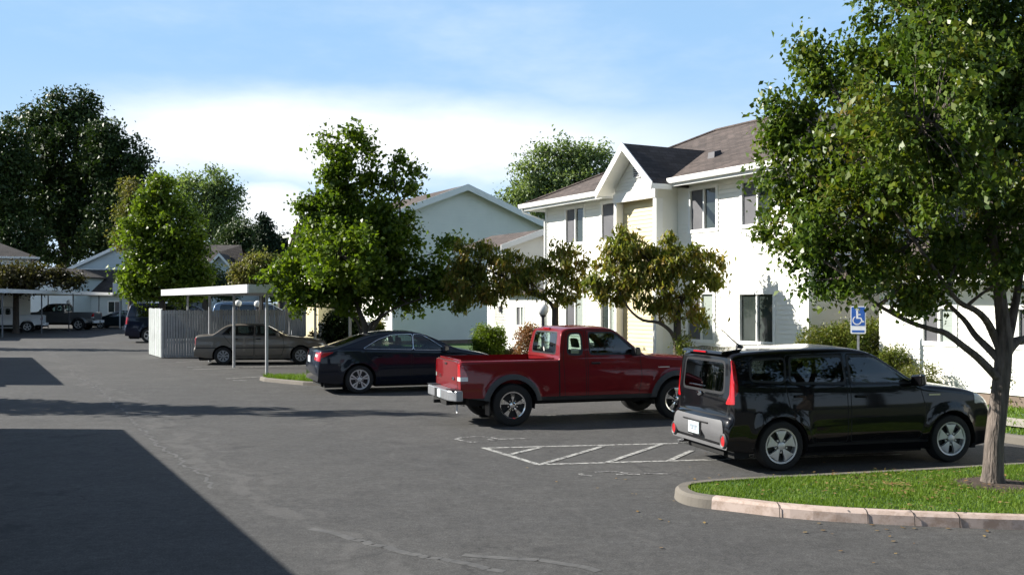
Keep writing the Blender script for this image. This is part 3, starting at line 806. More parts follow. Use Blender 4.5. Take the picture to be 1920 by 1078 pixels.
    if detail:
        m = MB(); m.box(-.975,-.965,-.065,.065,1.05,1.085); m.build('tailgate_handle', M_BLK, root, bevel=.01)
        m = MB()
        m.M = Matrix.Translation((-.972, -.50, .83)) @ Matrix.Rotation(math.pi/2, 4, 'Y') @ Matrix.Diagonal((.45,1,1,1)); m.lathe([(.001,-.008),(.055,-.006),(.06,0)], 20); m.M = Matrix.Identity(4)
        for i in range(3): yy = .50-.07*i; m.add([(-.974,yy,.80),(-.974,yy-.014,.80),(-.974,yy-.05,.86),(-.974,yy-.036,.86)], [(0,1,2,3)]); m.add([(-.975,yy-.05,.80),(-.975,yy-.036,.80),(-.975,yy,.86),(-.975,yy-.014,.86)], [(0,1,2,3)])
        m.build('badge', M_CHR, root, smooth=40)
        m = MB(); yb = -b.hw(2.9,1.0)-.004
        m.box(2.86,3.06,yb,yb+.01,.965,.98); m.box(2.94,3.06,yb,yb+.01,.935,.95); m.add([(2.82,yb,.98),(2.85,yb,.98),(2.90,yb,.935),(2.885,yb,.935)], [(0,1,2,3)]); m.build('fender_badge', M_ALU, root)
        m = MB(); m.box(.955,.985,-.16,.16,1.665,1.69); m.build('brake_light', M_REDL, root)
        m = MB(); m.M = Matrix.Translation((.90, -.02, 1.30)) @ Matrix.Rotation(math.pi/2-.12, 4, 'Y') @ Matrix.Diagonal((1.35,1,1,1)); m.lathe([(.001,-.001),(.035,0)], 18); m.build('window_sticker', M_WHL, root)
        m = MB(); m.box(-.90,-.89,-.52,-.44,.22,.37); m.build('reflector_tag', M_WMET, root)
    chassis(root, -.85, 3.9, 1.70, .36, (0, 3.19), .37, zc=.70, Ra=.44)
    wheels(root, 1.84, (0, 3.19), .37, .25, .232, dict(n=5, a=(.17,.22), d=.06), M_CHR if detail else M_ALU)
    cabin(root, 1.62, None, .68, 1.7, 2.35, 1.17)
    for s in (-1, 1): mirror(root, 2.30, s*.84, 1.27, M_BLK, s)
    return root

def make_sedan(loc, rz, sc, label, paint, style='new', group=None, detail=True, glass=None):
    root = thing('sedan_car', label, 'car', loc, rz, group, sc)
    glass = glass or M_CGL
    if style == 'new':
        top = [(-.80,.22),(-1.0,.27),(-1.05,.42),(-1.05,.66),(-1.02,.80),(-.99,.92),(-.96,1.03),(-.90,1.06),(-.62,1.085),(-.25,1.20),(.25,1.38),(.62,1.445),(1.05,1.465),(1.45,1.445),(1.8,1.33),(2.38,1.055),(2.6,1.01),(3.1,.93),(3.5,.80),(3.68,.66),(3.72,.45),(3.62,.24)]
        belt = lambda x: 1.0-.028*(x-.5); W = 1.82; R = .335; wb = 2.78; bz = .135
        dr = [[(1.25,.30),(2.20,.30),(2.30,.60),(2.20,.96),(1.80,1.26),(1.55,1.38),(1.32,1.39)], [(.50,.30),(1.22,.30),(1.28,1.39),(.72,1.37),(.20,1.12),(.12,.95),(.42,.62)]]
        wn = [[(1.33,1.03),(2.10,1.0),(1.70,1.25),(1.50,1.345),(1.34,1.355)], [(.12,1.06),(1.27,1.035),(1.27,1.355),(.80,1.345),(.48,1.245)]]
    else:
        top = [(-.85,.30),(-1.0,.36),(-1.04,.52),(-1.03,.60),(-.985,.64),(-.98,.90),(-.96,1.0),(-.85,1.02),(-.45,1.045),(-.32,1.07),(.02,1.33),(.18,1.385),(.7,1.405),(1.2,1.395),(1.38,1.36),(1.7,1.2),(2.08,1.0),(2.3,.975),(2.9,.92),(3.35,.82),(3.45,.70),(3.45,.5),(3.38,.28)]
        belt = lambda x: .985-.02*(x-.5); W = 1.72; R = .305; wb = 2.6; bz = .15
        dr = [[(1.05,.30),(1.95,.30),(2.05,.60),(2.0,.95),(1.55,1.27),(1.38,1.34),(1.05,1.34)], [(.35,.30),(1.02,.30),(1.02,1.34),(.30,1.33),(.0,1.0),(.30,.65)]]
        wn = [[(1.10,1.02),(1.88,1.0),(1.50,1.235),(1.35,1.31),(1.10,1.31)], [(.30,1.04),(1.0,1.025),(1.0,1.31),(.33,1.30)]]
    b = Body(top, [(-1.05,.30),(-.6,.24),(0,.2),(2.6,.2),(3.8,.22)], W, belt, bz+.03, (0, wb), R+.055, R, step=.05 if detail else .09, rc=.07, crown=.03, bow=.07, flare=.018, corner=.14 if style == 'new' else .06, rearL=.55, smooth_it=2 if style == 'new' else 1)
    b.rt_ = R
    if detail:
        door(b, roundp(dr[0], .05)); door(b, roundp(dr[1], .05), 11)
    for q in wn:
        if style == 'new':
            b.cut(roundp(offs(q, -.030), .06), 16); b.cut(roundp(offs(q, -.018), .05), 2); b.cut(roundp(q, .04), 1)
        else: window(b, q)
    if style == 'old':
        window(b, [(-.02,1.05),(.22,1.045),(.25,1.28),(.19,1.27)], 1, .02, .02)
        b.cut([(-1.1,.56),(3.5,.56),(3.5,.60),(-1.1,.60)], 2, only=(0, 10, 11))
    arches(b)
    z0 = 1.04 if style == 'new' else 1.02
    fx = 1.3 if style == 'old' else 1.5
    fsel = lambda f: f.normal.x > .2 and fx < f.calc_center_median().x < 2.5 and f.calc_center_median().z > z0
    ws = [(-.64,z0+.02),(.64,z0+.02),(.52,1.37),(-.52,1.37)]
    b.cut(roundp(offs(ws, -.03), .08), 2, 'rear', sel=fsel); b.cut(roundp(ws, .06), 7, 'rear', sel=fsel)
    zb = 1.11 if style == 'new' else 1.09
    rsel = lambda f: f.normal.x < -.12 and -.7 < f.calc_center_median().x < .7 and f.calc_center_median().z > zb-.03 and abs(f.normal.y) < .5
    rw = [(-.60,zb),(.60,zb),(.50,1.36),(-.50,1.36)]
    b.cut(roundp(offs(rw, -.02), .08), 2, 'rear', sel=rsel); b.cut(roundp(rw, .06), 8, 'rear', sel=rsel)
    tsel = lambda f: f.normal.x < -.3 and f.calc_center_median().x < -.7
    for s in (-1, 1):
        if style == 'new':
            b.cut(roundp([(s*.50,.80),(s*.95,.76),(s*.95,.98),(s*.52,.97)], .03), 3, 'rear', sel=tsel)
            b.cut(roundp([(s*.53,.87),(s*.72,.86),(s*.72,.93),(s*.53,.935)], .02), 14, 'rear', sel=tsel)
        else:
            b.cut([(s*.30,.68),(s*.95,.68),(s*.95,.93),(s*.30,.93)], 3, 'rear', sel=tsel)
        b.cut([(s*.45,.60),(s*.95,.60),(s*.95,.74),(s*.50,.70)], 6, 'rear', sel=lambda f: f.calc_center_median().x > 3.0 and f.normal.x > .15)
    if style == 'new': b.cut(roundp([(-1.1,.78),(-.80,.88),(-.60,.985),(-1.1,.98)], .02), 3, 'side', sel=lambda f: abs(f.normal.y) > .3 and f.calc_center_median().x < -.5)
    else: b.cut([(-1.1,.70),(-.92,.70),(-.92,.90),(-1.1,.90)], 2, 'side', sel=lambda f: abs(f.normal.y) > .3 and f.calc_center_median().x < -.5)
    sp = {1: ('window', glass, -.004), 7: ('windshield', glass, -.003), 8: ('rear_window', glass, -.004), 3: ('tail_light', M_REDL, .006), 14: ('reversing_light', M_WHL, .009), 6: ('headlight', M_WHL, .004),
          10: ('door', paint, 0), 11: ('rear_door', paint, 0), 16: ('window_trim', M_CHR, .006)}
    o = b.split(sp, root, [paint, paint, M_BLK, paint, M_GREYP, M_UND])
    if detail:
        for nm, hx in (('door', dr[0][0][0]+.13), ('rear_door', .42 if style == 'old' else .48)):
            for d in o.get(nm, []):
                s = -1 if ctr(d).y < 0 else 1; handle(d, hx, s*b.hw(hx,.88), .88, s, M_BLK if style == 'old' else paint)
    plate(root, -1.022 if style == 'new' else b.x0-.004, .80 if style == 'new' else .50, y=0)
    chassis(root, -.9, wb+.7, W-.03, .15, (0, wb), R, Ra=R+.055)
    st = dict(n=5, a=(.10,.11), d=.03, pair=(-.20,.20)) if style == 'new' else dict(n=8, a=(.2,.25), d=.02)
    wheels(root, W, (0, wb), R, .21, .23 if style == 'new' else .19, st, M_ALU if style == 'new' else M_GMET)
    cabin(root, 1.3 if style == 'new' else 1.1, .55, .48, W, wb-.72, .95)
    for s in (-1, 1): mirror(root, 2.05 if style == 'new' else 1.8, s*(W/2-.09), 1.03, paint, s)
    return root

def make_van(loc, rz, sc, label, paint, group=None):
    root = thing('minivan', label, 'minivan', loc, rz, group, sc)
    top = [(-.85,.28),(-1.02,.34),(-1.08,.5),(-1.07,.72),(-1.02,.80),(-.98,1.1),(-.85,1.55),(-.76,1.70),(-.55,1.76),(0,1.79),(1.4,1.77),(1.9,1.68),(2.3,1.47),(2.9,1.12),(3.1,1.05),(3.6,.92),(3.85,.75),(3.9,.5),(3.8,.3)]
    b = Body(top, [(-1.1,.32),(-.5,.25),(0,.22),(3,.2),(3.9,.25)], 1.92, lambda x: 1.08, .16, (0, 2.95), .385, .33, step=.08, rc=.08, crown=.04, bow=.07, corner=.14, rearL=.5)
    b.rt_ = .33
    for q in ([(2.05,1.12),(2.75,1.10),(2.35,1.42),(2.15,1.54),(2.05,1.55)], [(1.15,1.12),(1.95,1.12),(1.95,1.58),(1.15,1.60)], [(-.55,1.14),(1.05,1.12),(1.05,1.60),(-.48,1.60)]): window(b, q, 9)
    arches(b)
    rw = [(-.68,1.12),(.68,1.12),(.60,1.60),(-.60,1.60)]
    b.cut(roundp(offs(rw, -.03), .08), 2, 'rear'); b.cut(roundp(rw, .06), 8, 'rear')
    fsel = lambda f: f.normal.x > .2 and 1.9 < f.calc_center_median().x < 3.1
    ws = [(-.7,1.15),(.7,1.15),(.58,1.66),(-.58,1.66)]; b.cut(roundp(ws, .06), 7, 'rear', sel=fsel)
    for s in (-1, 1):
        b.cut([(s*.76,.82),(s*1.0,.82),(s*1.0,1.12),(s*.78,1.12)], 3, 'rear'); b.cut([(s*.5,.62),(s*.97,.62),(s*.97,.80),(s*.5,.78)], 6, 'rear', sel=lambda f: f.calc_center_median().x > 3.4 and f.normal.x > .15)
    b.cut([(-1.1,.82),(-.88,.82),(-.84,1.12),(-1.1,1.12)], 3, 'side', sel=lambda f: abs(f.normal.y) > .3 and f.calc_center_median().x < -.6)
    b.split({9: ('window', M_CGLD, -.004), 7: ('windshield', M_CGL, -.003), 8: ('rear_window', M_CGLD, -.004), 3: ('tail_light', M_REDL, .006), 6: ('headlight', M_WHL, .004)}, root, [paint, paint, M_BLK, paint, M_GREYP, M_UND])
    plate(root, -1.09, .62)
    chassis(root, -.9, 3.7, 1.88, .17, (0, 2.95), .33, Ra=.385)
    wheels(root, 1.92, (0, 2.95), .33, .22, .21, dict(n=5, a=(.2,.26), d=.03))
    for s in (-1, 1): m = MB(); m.tube([(-.5,s*.68,1.80),(1.5,s*.68,1.80)], .018, 6); m.build('roof_rail', M_GMET, root)
    for s in (-1, 1): mirror(root, 2.5, s*.88, 1.18, paint, s)
    return root

make_suv()
M_FLARE = pm('dark flare plastic', (.045,.047,.047), .6, var=.08)
M_BUMP = pm('worn chrome bumper', (.30,.31,.33), .35, .5, var=.15, scale=6)
P_RED = car_paint('red paint', (.175, .010, .013), .1, .35)
loc, rz, sc = place2((961, 799), (1268, 786), 3.19, .87)
make_pickup(loc, rz, sc, 'red extended-cab pickup truck with dark wheel flares and chrome rear bumper', P_RED, True, 'cars parked on the right of the lot', M_FLARE, M_BUMP)
P_NAVY = car_paint('blue black paint', (.006, .009, .018), .1, .3)
loc, rz, sc = place2((674, 738), (1010, 727), 2.78, .86, 1.0)
make_sedan(loc, rz, sc, 'shiny black sedan with chrome window trim parked beyond the red pickup', P_NAVY, 'new', 'cars parked on the right of the lot')
P_TAN = car_paint('faded silver tan paint', (.17, .155, .135), .2, .5)
loc, rz, sc = place2((414, 684), (553, 682), 2.6, .82, 1.0)
make_sedan(loc+Vector((.2,.05,0)), math.radians(9), sc, 'old tan sedan parked in the shade beneath the carport', P_TAN, 'old')
def at(px, py, dx=0): p = G(px, py); return (p.x+dx, p.y, 0)
P_BLUE = car_paint('dark blue paint', (.008, .012, .030), .2, .35)
P_SKY = car_paint('pale blue paint', (.10, .16, .26), .3, .4)
make_van((-19.5, 53.6, 0), math.radians(20), 1.2, 'dark blue minivan with its tail showing left of the slatted enclosure', P_BLUE, 'minivans behind the slatted enclosure')
make_van((-16.9, 60.0, 0), math.radians(17), 1.22, 'pale blue minivan whose roof shows above the slatted enclosure', P_SKY, 'minivans behind the slatted enclosure')
P_WHT = car_paint('white paint', (.72, .74, .76), 0, .4)
P_GRY = car_paint('grey paint', (.12, .125, .13), .3, .4)
make_pickup((-34.6, 71.5, 0), math.radians(197), 1.04, 'white pickup truck at the left edge under the far carport', P_WHT, False, 'pickups under the far carport')
make_pickup((-32.9, 76.5, 0), math.radians(184), 1.17, 'charcoal pickup truck right of the white one under the far carport', P_GRY, False, 'pickups under the far carport')
make_sedan((-30.7, 82.0, 0), math.radians(186), 1.0, 'small dark sedan parked between the far carport and the minivan', car_paint('dark teal paint', (.01, .02, .025), .1, .35), 'new', None, False)
# ------------------------------------------------------------------ ground
M_EARTH = pm('dry grass earth', (.07, .085, .035), .95, var=.3, scale=.3)
m = MB(); m.add([(-1500,-1500,-.02),(1500,-1500,-.02),(1500,1500,-.02),(-1500,1500,-.02)], [(0,1,2,3)]); struct(m.build('ground', M_EARTH))
m = MB(); m.add([(-70,-45,0),(45,-45,0),(45,-10,0),(21.2,-10,0),(-24,74,0),(-24,98,0),(-95,98,0),(-95,40,0)], [(0,1,2,3,4,5,6,7)]); struct(m.build('asphalt_lot', M_ASPH))
M_KPINK = worn_paint('worn painted kerb', (.50, .40, .35), (.33, .24, .19), .38, .55, 5.)
def kerbed(name, poly, lawn=True, hk=.13, pink=None, mats=None, w=.15):
    area = sum(poly[i-1][0]*poly[i][1]-poly[i][0]*poly[i-1][1] for i in range(len(poly)))
    if area < 0: poly = poly[::-1]
    n = len(poly); rings = [(poly, 0), (offs(poly, .012), hk*.75), (offs(poly, .045), hk), (offs(poly, w), hk), (offs(poly, w), 0)]
    m = MB()
    for (a, za), (b, zb) in zip(rings, rings[1:]):
        for i in range(n):
            j = (i+1) % n; mid = ((a[i][0]+a[j][0])/2, (a[i][1]+a[j][1])/2)
            m.add([(a[i][0],a[i][1],za),(a[j][0],a[j][1],za),(b[j][0],b[j][1],zb),(b[i][0],b[i][1],zb)], [(0,1,2,3)], 1 if pink and pink(mid) else 0)
    struct(m.build(name, [M_CONC, M_KPINK], smooth=60))
    q = offs(poly, w-.005)
    if lawn:
        m = MB(); m.add([(x, y, hk-.02) for x, y in q], [tuple(range(n))]); struct(m.build('lawn', M_LAWN))
    return q
def blades(name, q, dens, h, wd, mat, label, zb=.11, hole=None, maxn=120000):
    xs = [p[0] for p in q]; ys = [p[1] for p in q]
    A = (max(xs)-min(xs))*(max(ys)-min(ys)); n = int(min(maxn, A*dens))
    P = np.column_stack([rng.uniform(min(xs), max(xs), n), rng.uniform(min(ys), max(ys), n)])
    # even-odd test
    c = np.zeros(n, bool); j = len(q)-1
    for i in range(len(q)):
        xi, yi = q[i]; xj, yj = q[j]
        t = ((yi > P[:,1]) != (yj > P[:,1])) & (P[:,0] < (xj-xi)*(P[:,1]-yi)/((yj-yi) or 1e-9)+xi); c ^= t; j = i
    if hole is not None: c &= (np.hypot(P[:,0]-hole[0], (P[:,1]-hole[1])) > hole[2]*rng.uniform(.75, 1.1, n))
    P = P[c]; n = len(P)
    a = rng.uniform(0, 6.283, n); hh = h*rng.uniform(.5, 1.3, n)*(1+.35*np.sin(P[:,0]*3.1+1)*np.sin(P[:,1]*4.3)); ln = rng.normal(size=(n,2))*.45*hh[:,None]
    z = np.full(n, zb); w2 = wd/2
    b0 = np.column_stack([P[:,0]-np.cos(a)*w2, P[:,1]-np.sin(a)*w2, z]); b1 = np.column_stack([P[:,0]+np.cos(a)*w2, P[:,1]+np.sin(a)*w2, z])
    tp = np.column_stack([P[:,0]+ln[:,0], P[:,1]+ln[:,1], z+hh])
    v = np.stack([b0, b1, tp], 1).reshape(-1, 3)
    o = raw_mesh(name, v, np.arange(3*n).reshape(-1, 3), mat, None, 3)
    return tag(o, label, 'grass', None, 'stuff')
M_BLADE = leaf_mat('grass blades', [(.065,.11,.012), (.095,.165,.016), (.13,.21,.02), (.19,.23,.06)], .6, .3, 1.3)
isl = chaikin([(1.79,11.05),(1.775,10.80),(1.83,10.58),(1.96,10.43),(2.13,10.33),(2.84,9.86),(3.8,9.59),(4.83,9.41),(6.5,9.27),(11,9.1),(11,14.0),(6.55,12.72),(5.88,12.50),(4.6,12.12),(3.42,11.80),(2.45,11.55),(2.05,11.38),(1.87,11.24)], 2, True, .22)
q = kerbed('kerb', isl, hk=.12, pink=lambda c: c[0] > 2.1 and c[1] < 10.4)
for px in (1632, 1712, 1790, 1480):
    p = G(px, 984); m = MB(); t = Vector((.985,-.17,0))
    p = Vector((p.x, lerp_pts([(2.13,10.33),(2.84,9.86),(3.8,9.59),(4.83,9.41),(6.5,9.27)], p.x), 0))
    m.tube([p+Vector((.0,-.006,.0)), p+Vector((0,.008,.09)), p+Vector((.0,.045,.120)), p+Vector((.01,.15,.124))], .0035, 4)
    struct(m.build('kerb_joint', M_UND))
TB = G(1862, 903, .13); TB.z = .11
blades('grass', q, 7500, .036, .010, M_BLADE, 'bright green mown grass covering the near kerbed island', .108, (TB.x, TB.y, .42))
M_MULCH = pm('bark mulch', (.055, .038, .028), .95, var=.5, scale=25, bump=1., bscale=40)
m = MB(); m.M = Matrix.Translation((TB.x, TB.y, .108)); n = 22
m.add([(0,0,.035)]+[((.50+.05*math.sin(i*2.3))*math.cos(6.283*i/n), (.50+.05*math.sin(i*1.7))*math.sin(6.283*i/n), 0) for i in range(n)], [(0, i+1, (i+1) % n+1) for i in range(n)]); struct(m.build('mulch_ring', M_MULCH, smooth=80))
isl2 = [(-6.85,27.75),(-6.95,27.45),(-6.7,26.95),(-5.4,25.75),(-4.7,25.5),(-.5,26.7),(2.2,27.6),(1.4,29.2),(-2.6,28.5),(-5.5,28.05),(-6.6,27.95)]
q = kerbed('kerb', isl2, hk=.10, w=.11); blades('grass', q, 1800, .09, .02, M_BLADE, 'small tongue of grass in the kerbed island behind the black sedan', .078)
# the long lawn in front of the buildings, a walk running through it
def KL(z, o=0): return 7.6-.541*(z-15.1)+o
big = [(KL(13.5),13.5),(KL(26.5),26.5),(KL(40),40),(KL(58),58),(KL(58,30),58),(KL(13.5,28),13.5)]
q = kerbed('kerb', big)
blades('grass', [(KL(z,.2),z) for z in (13.8,30)]+[(KL(z,6),z) for z in (30,13.8)], 900, .07, .025, M_BLADE, 'grass of the long lawn strip along the building front', .108, None, 70000)
M_WALK = pm('concrete walk', (.36,.33,.29), .9, var=.12, scale=1.5, bump=.3, dirt=.2)
m = MB(); m.add([(KL(z,o),z,.150) for z, o in ((13.6,1.0),(58,1.0),(58,2.2),(13.6,2.2))], [(0,1,2,3)]); struct(m.build('path', M_WALK))
for poly in ([(-26,71.5),(-25.5,70.3),(-14,75),(-14,80),(-20,77)], [(-37,97),(-37,90),(-24,82),(-12,80),(-12,97)]):
    kerbed('kerb', poly)
# painted markings
M_PAINT = worn_paint('worn white road paint', (.42,.42,.40), (.085,.083,.082), .42, .54, 13.)
M_PAINTW = worn_paint('very worn road paint', (.38,.38,.37), (.075,.073,.072), .47, .56, 9.)
def stripe(name, segs, w, mat, z=.004, ext=0):
    m = MB(); 
    for i, s in enumerate(segs):
        pts = [G(*p) if len(p) == 2 else Vector(p) for p in s]
        for a, b in zip(pts, pts[1:]):
            d = (b-a).normalized(); nrm = Vector((-d.y, d.x, 0))*w/2; zz = Vector((0,0,z+.0006*i))
            m.add([a-nrm+zz, b-nrm+zz, b+nrm+zz, a+nrm+zz], [(0,1,2,3)])
    return struct(m.build(name, mat))
def extend(a, b, t): a, b = G(*a), G(*b); e = b+(b-a).normalized()*t; return [tuple(a), tuple(e)]
stripe('aisle_markings', [extend((905,840),(1268,831),3.4), extend((1008,871),(1310,862.5),3.0), [(905,839),(1010,871)], [(952,853),(1012,839)], [(1017,870),(1130,837)], [(1136,868),(1240,833)], [(1255,864),(1297,845)], [(1362,862),(1440,831)], [(1470,859),(1545,829)]], .085, M_PAINT)
stripe('stall_line', [extend((930,782),(1150,776),5.0), extend((640,731),(800,724.5),6), extend((423,710),(496,706),4.8), extend((362,693),(437,690),4.8), extend((395,680.5),(540,680),1), extend((330,679),(385,677),3)], .09, M_PAINT)
stripe('stall_line', [[(350,688),(378,687.5)], [(438,713),(462,713.5)], [(150,641),(212,642.5)], [(0,637),(60,639)], [(60,639),(150,641)]], .12, M_PAINTW)
def wander(pts, w, j):
    out = []
    P = [G(*p) for p in pts]
    for a, b in zip(P, P[1:]):
        n_ = max(2, int((b-a).length/.12)); out += [tuple(a.lerp(b, i/n_)+Vector((random.uniform(-j,j), random.uniform(-j,j), 0))) for i in range(n_)]
    return out
M_SEAL = worn_paint('old crack filler', (.118,.116,.112), (.084,.083,.082), .46, .62, 5.)
stripe('crack_filler', [wander([(585,990),(640,1001),(700,1020),(760,1036),(830,1048),(900,1060),(965,1076)], 0, .035), wander([(870,1040),(940,1046),(1010,1050),(1080,1060),(1150,1076)], 0, .02)], .09, M_SEAL, .002)
stripe('crack_filler', [wander([(130,693),(160,712),(195,738),(235,775),(290,825),(350,872),(385,890),(410,918)], 0, .07)], .045, M_SEAL, .002)
stripe('wheelchair_marking', [[(854,823),(866,820),(885,818.5),(905,818.5),(922,820.5),(934,823),(948,823)], [(854,823),(870,827),(885,829),(900,828)], [(912,823),(930,826),(914,826.5)], [(930,823.5),(992,822.3)]], .055, M_PAINTW)
stripe('wheelchair_marking', [[(1087,888),(1095,891),(1110,892)], [(1115,885),(1135,884),(1160,885),(1178,887.5)], [(1155,889.5),(1200,889.5)], [(1208,888),(1257,889)]], .06, M_PAINTW)

# ------------------------------------------------------------------ buildings
TH = math.atan2(-.8795, .476)
OB = (1.18, 33.9)
def Aof(px, b=0, O=OB):
    k = (px-CX)/F; return (k*(O[1]+.476*b)-O[0]-.8795*b)/(.476+.8795*k)
def Zof(py, a, b=0, O=OB): return H+(HY-py)*(O[1]-.8795*a+.476*b)/F
def siding(mb, x0, x1, z0, z1, ops=(), lap=.115, xl=None, xr=None, d=.017):
    lv = {round(z0+lap*i, 4) for i in range(int((z1-z0)/lap)+1)} | {z1}
    for o in ops: lv |= {o[2], o[3]}
    lv = sorted(z for z in lv if z0 <= z <= z1)
    Y = lambda z, up: -d*(1-(((z-z0)/lap) % 1 if not up else ((((z-z0)/lap-1e-4) % 1))))
    for a, b in zip(lv, lv[1:]):
        if b-a < 1e-4: continue
        r = ((a-z0)/lap+1e-3) % 1; ya = -d*(1-max(0, r-1e-3)); yb = -d*(1-(((b-z0)/lap-1e-3) % 1))
        iv = [(x0, x1)]
        for o in ops:
            if o[2] < b-1e-4 and o[3] > a+1e-4:
                iv = [p for s, e in iv for p in ((s, min(e, o[0])), (max(s, o[1]), e)) if p[1]-p[0] > 1e-3]
        for s, e in iv:
            sa = xl(a) if xl and s == x0 else s; sb = xl(b) if xl and s == x0 else s
            ea = xr(a) if xr and e == x1 else e; eb = xr(b) if xr and e == x1 else e
            if ea-sa < .01: continue
            mb.add([(sa,ya,a),(ea,ya,a),(max(eb, sb),yb,b),(sb,yb,b)], [(0,1,2,3)])
            if r < .01 or r > .99: mb.add([(sa,ya,a),(sa,0,a),(ea,0,a),(ea,ya,a)], [(0,1,2,3)])
    for o in ops:
        X0, X1, Z0, Z1 = o[:4]
        mb.add([(X0,-d,Z0),(X1,-d,Z0),(X1,-d,Z1),(X0,-d,Z1),(X0,.12,Z0),(X1,.12,Z0),(X1,.12,Z1),(X0,.12,Z1)], [(0,4,5,1),(1,5,6,2),(2,6,7,3),(3,7,4,0)])
def win(root, M, o, kinds=('screen', 'glass'), split=.5):
    X0, X1, Z0, Z1 = o[:4]; t = .045
    m = MB(); m.M = M
    for a in ((X0-.05,X1+.05,Z0-.05,Z0+t), (X0-.05,X1+.05,Z1-t,Z1+.05), (X0-.05,X0+t,Z0+t,Z1-t), (X1-t,X1+.05,Z0+t,Z1-t)): m.box(a[0], a[1], -.035, .06, a[2], a[3])
    xm = X0+(X1-X0)*split
    if len(kinds) > 1: m.box(xm-.025, xm+.025, -.01, .06, Z0+t, Z1-t)
    w = m.build('window', M_TRIM, root, bevel=.006)
    xs = [X0+t, xm-.025, xm+.025, X1-t] if len(kinds) > 1 else [X0+t, X1-t]
    for i, k in enumerate(kinds):
        m = MB(); m.M = M; y = .02 if k == 'screen' else .045
        m.box(xs[2*i], xs[2*i+1], y, y+.01, Z0+t, Z1-t)
        if k == 'blind': m.build('pane', M_BLIND, w)
        elif k == 'screen': m.build('screen', M_SCR, w)
        else:
            m.build('pane', M_WGL, w)
def Rz(x, y, a, z=0): return Matrix.Translation((x, y, z)) @ Matrix.Rotation(a, 4, 'Z')
def slab(m, pts, t=.10):
    n = len(pts); a = Vector(pts[0]); nr = (Vector(pts[1])-a).cross(Vector(pts[2])-a).normalized()
    if nr.z < 0: pts = pts[::-1]
    lo = [(p[0], p[1], p[2]-t) for p in pts]
    m.add(list(pts)+lo, [tuple(range(n)), tuple(range(2*n-1, n-1, -1))]+[(i, n+i, n+(i+1) % n, (i+1) % n) for i in range(n)])
def gutter(root, a, b, z, mat=None, w=.13):
    a = Vector((a[0],a[1],z)); b = Vector((b[0],b[1],z)); d = (b-a).normalized(); nrm = Vector((d.y,-d.x,0))
    m = MB(); P = [(0,-.09),(0,.05),(w,.05),(w*.95,-.02),(w*.7,-.09)]
    vs = []
    for c in (a, b): vs += [c+nrm*p[0]+Vector((0,0,p[1])) for p in P]
    m.add(vs, [(0,1,2,3,4),(9,8,7,6,5)]+[(i, 5+i, 5+(i+1) % 5, (i+1) % 5) for i in range(5)])
    return m.build('gutter', mat or M_TRIM, root)
def spout(root, pts, r=.035): m = MB(); m.tube(pts, r, 6); return m.build('downspout', M_TRIM, root, smooth=40)

# --- main two-storey building on the right
bld = thing('apartment_building', 'white two-storey building with brown roof and small front gable behind the red pickup', 'building', (OB[0], OB[1], 0), TH)
L, D, ZE, OV, SL = 12.05, 8., 5.45, .6, .485
up = [(Aof(1061), Aof(1096), 4.03, 5.2), (3.36, 4.12, 4.03, 5.2), (7.70, 8.83, 4.05, 5.2), (9.77, 10.9, 4.05, 5.2)]
lo = [(1.24, 2.38, 1.1, 2.4), (3.30, 4.25, 1.1, 2.4), (7.60, 8.72, 1.1, 2.4), (9.68, 10.95, 1.12, 2.38)]
m = MB(); siding(m, 0, 5.2, .35, 5.42, [o for o in up+lo if o[0] < 5]); siding(m, 7.15, L, .35, 5.42, [o for o in up+lo if o[0] > 7])
m.M = Rz(L, 0, math.pi/2); siding(m, 0, D, .35, 5.42)
m.M = Rz(0, D, -math.pi/2); siding(m, 0, D, .35, 5.42); m.M = Rz(L, D, math.pi); siding(m, 0, L, .35, 5.42)
m.M = Matrix.Identity(4)
m.build('wall', M_SIDE, bld)
m = MB()
for x in (0, L): m.box(x-.05, x+.05, -.035, .07, .35, 5.4)
m.box(7.10,7.20,-.765,-.70,.35,5.0); m.box(-.02, L+.02, -.03, D+.03, 5.36, 5.40)
m.build('corner_trim', M_TRIM, bld)
m = MB(); m.box(-.01+.02, L-.02, .0, D, 0, .36); m.build('foundation', M_FOUND, bld)
for i, o in enumerate(up): win(bld, Matrix.Identity(4), o, ('screen', 'glass') if i != 1 else ('screen',))
for i, o in enumerate(lo): win(bld, Matrix.Identity(4), o, [('screen','blind'), ('glass','blind'), ('screen','blind'), ('glass','glass')][i], .5)
x0, x1, y0, y1 = -OV, L+OV, -OV, D+OV; r = (y1-y0)/2; zr = ZE+SL*r; ym = (y0+y1)/2
m = MB()
slab(m, [(x0,y0,ZE),(x1,y0,ZE),(x1-r,ym,zr),(x0+r,ym,zr)]); slab(m, [(x1,y1,ZE),(x0,y1,ZE),(x0+r,ym,zr),(x1-r,ym,zr)])
slab(m, [(x1,y0,ZE),(x1,y1,ZE),(x1-r,ym,zr)]); slab(m, [(x0,y1,ZE),(x0,y0,ZE),(x0+r,ym,zr)])
rf = m.build('roof', M_ROOF, bld, uv=True)
m = MB(); m.tube([(x0+r,ym,zr+.02),(x1-r,ym,zr+.02)], .05, 6)
for a in ((x0,y0),(x0,y1)): m.tube([(a[0],a[1],ZE+.02),(x0+r,ym,zr+.02)], .045, 6)
for a in ((x1,y0),(x1,y1)): m.tube([(a[0],a[1],ZE+.02),(x1-r,ym,zr+.02)], .045, 6)
m.build('ridge_cap', M_ROOF, rf, uv=True)
m = MB(); m.box(x0+.02, x1-.02, y0+.02, y1-.02, ZE-.13, ZE-.06); m.build('soffit', M_TRIM, bld)
for a, b in (((x0,y0),(5.0,y0)), ((7.6,y0),(x1-.02,y0))): m = MB(); m.box(a[0], b[0], y0-.005, y0+.02, ZE-.2, ZE-.02); m.build('fascia', M_TRIM, bld)
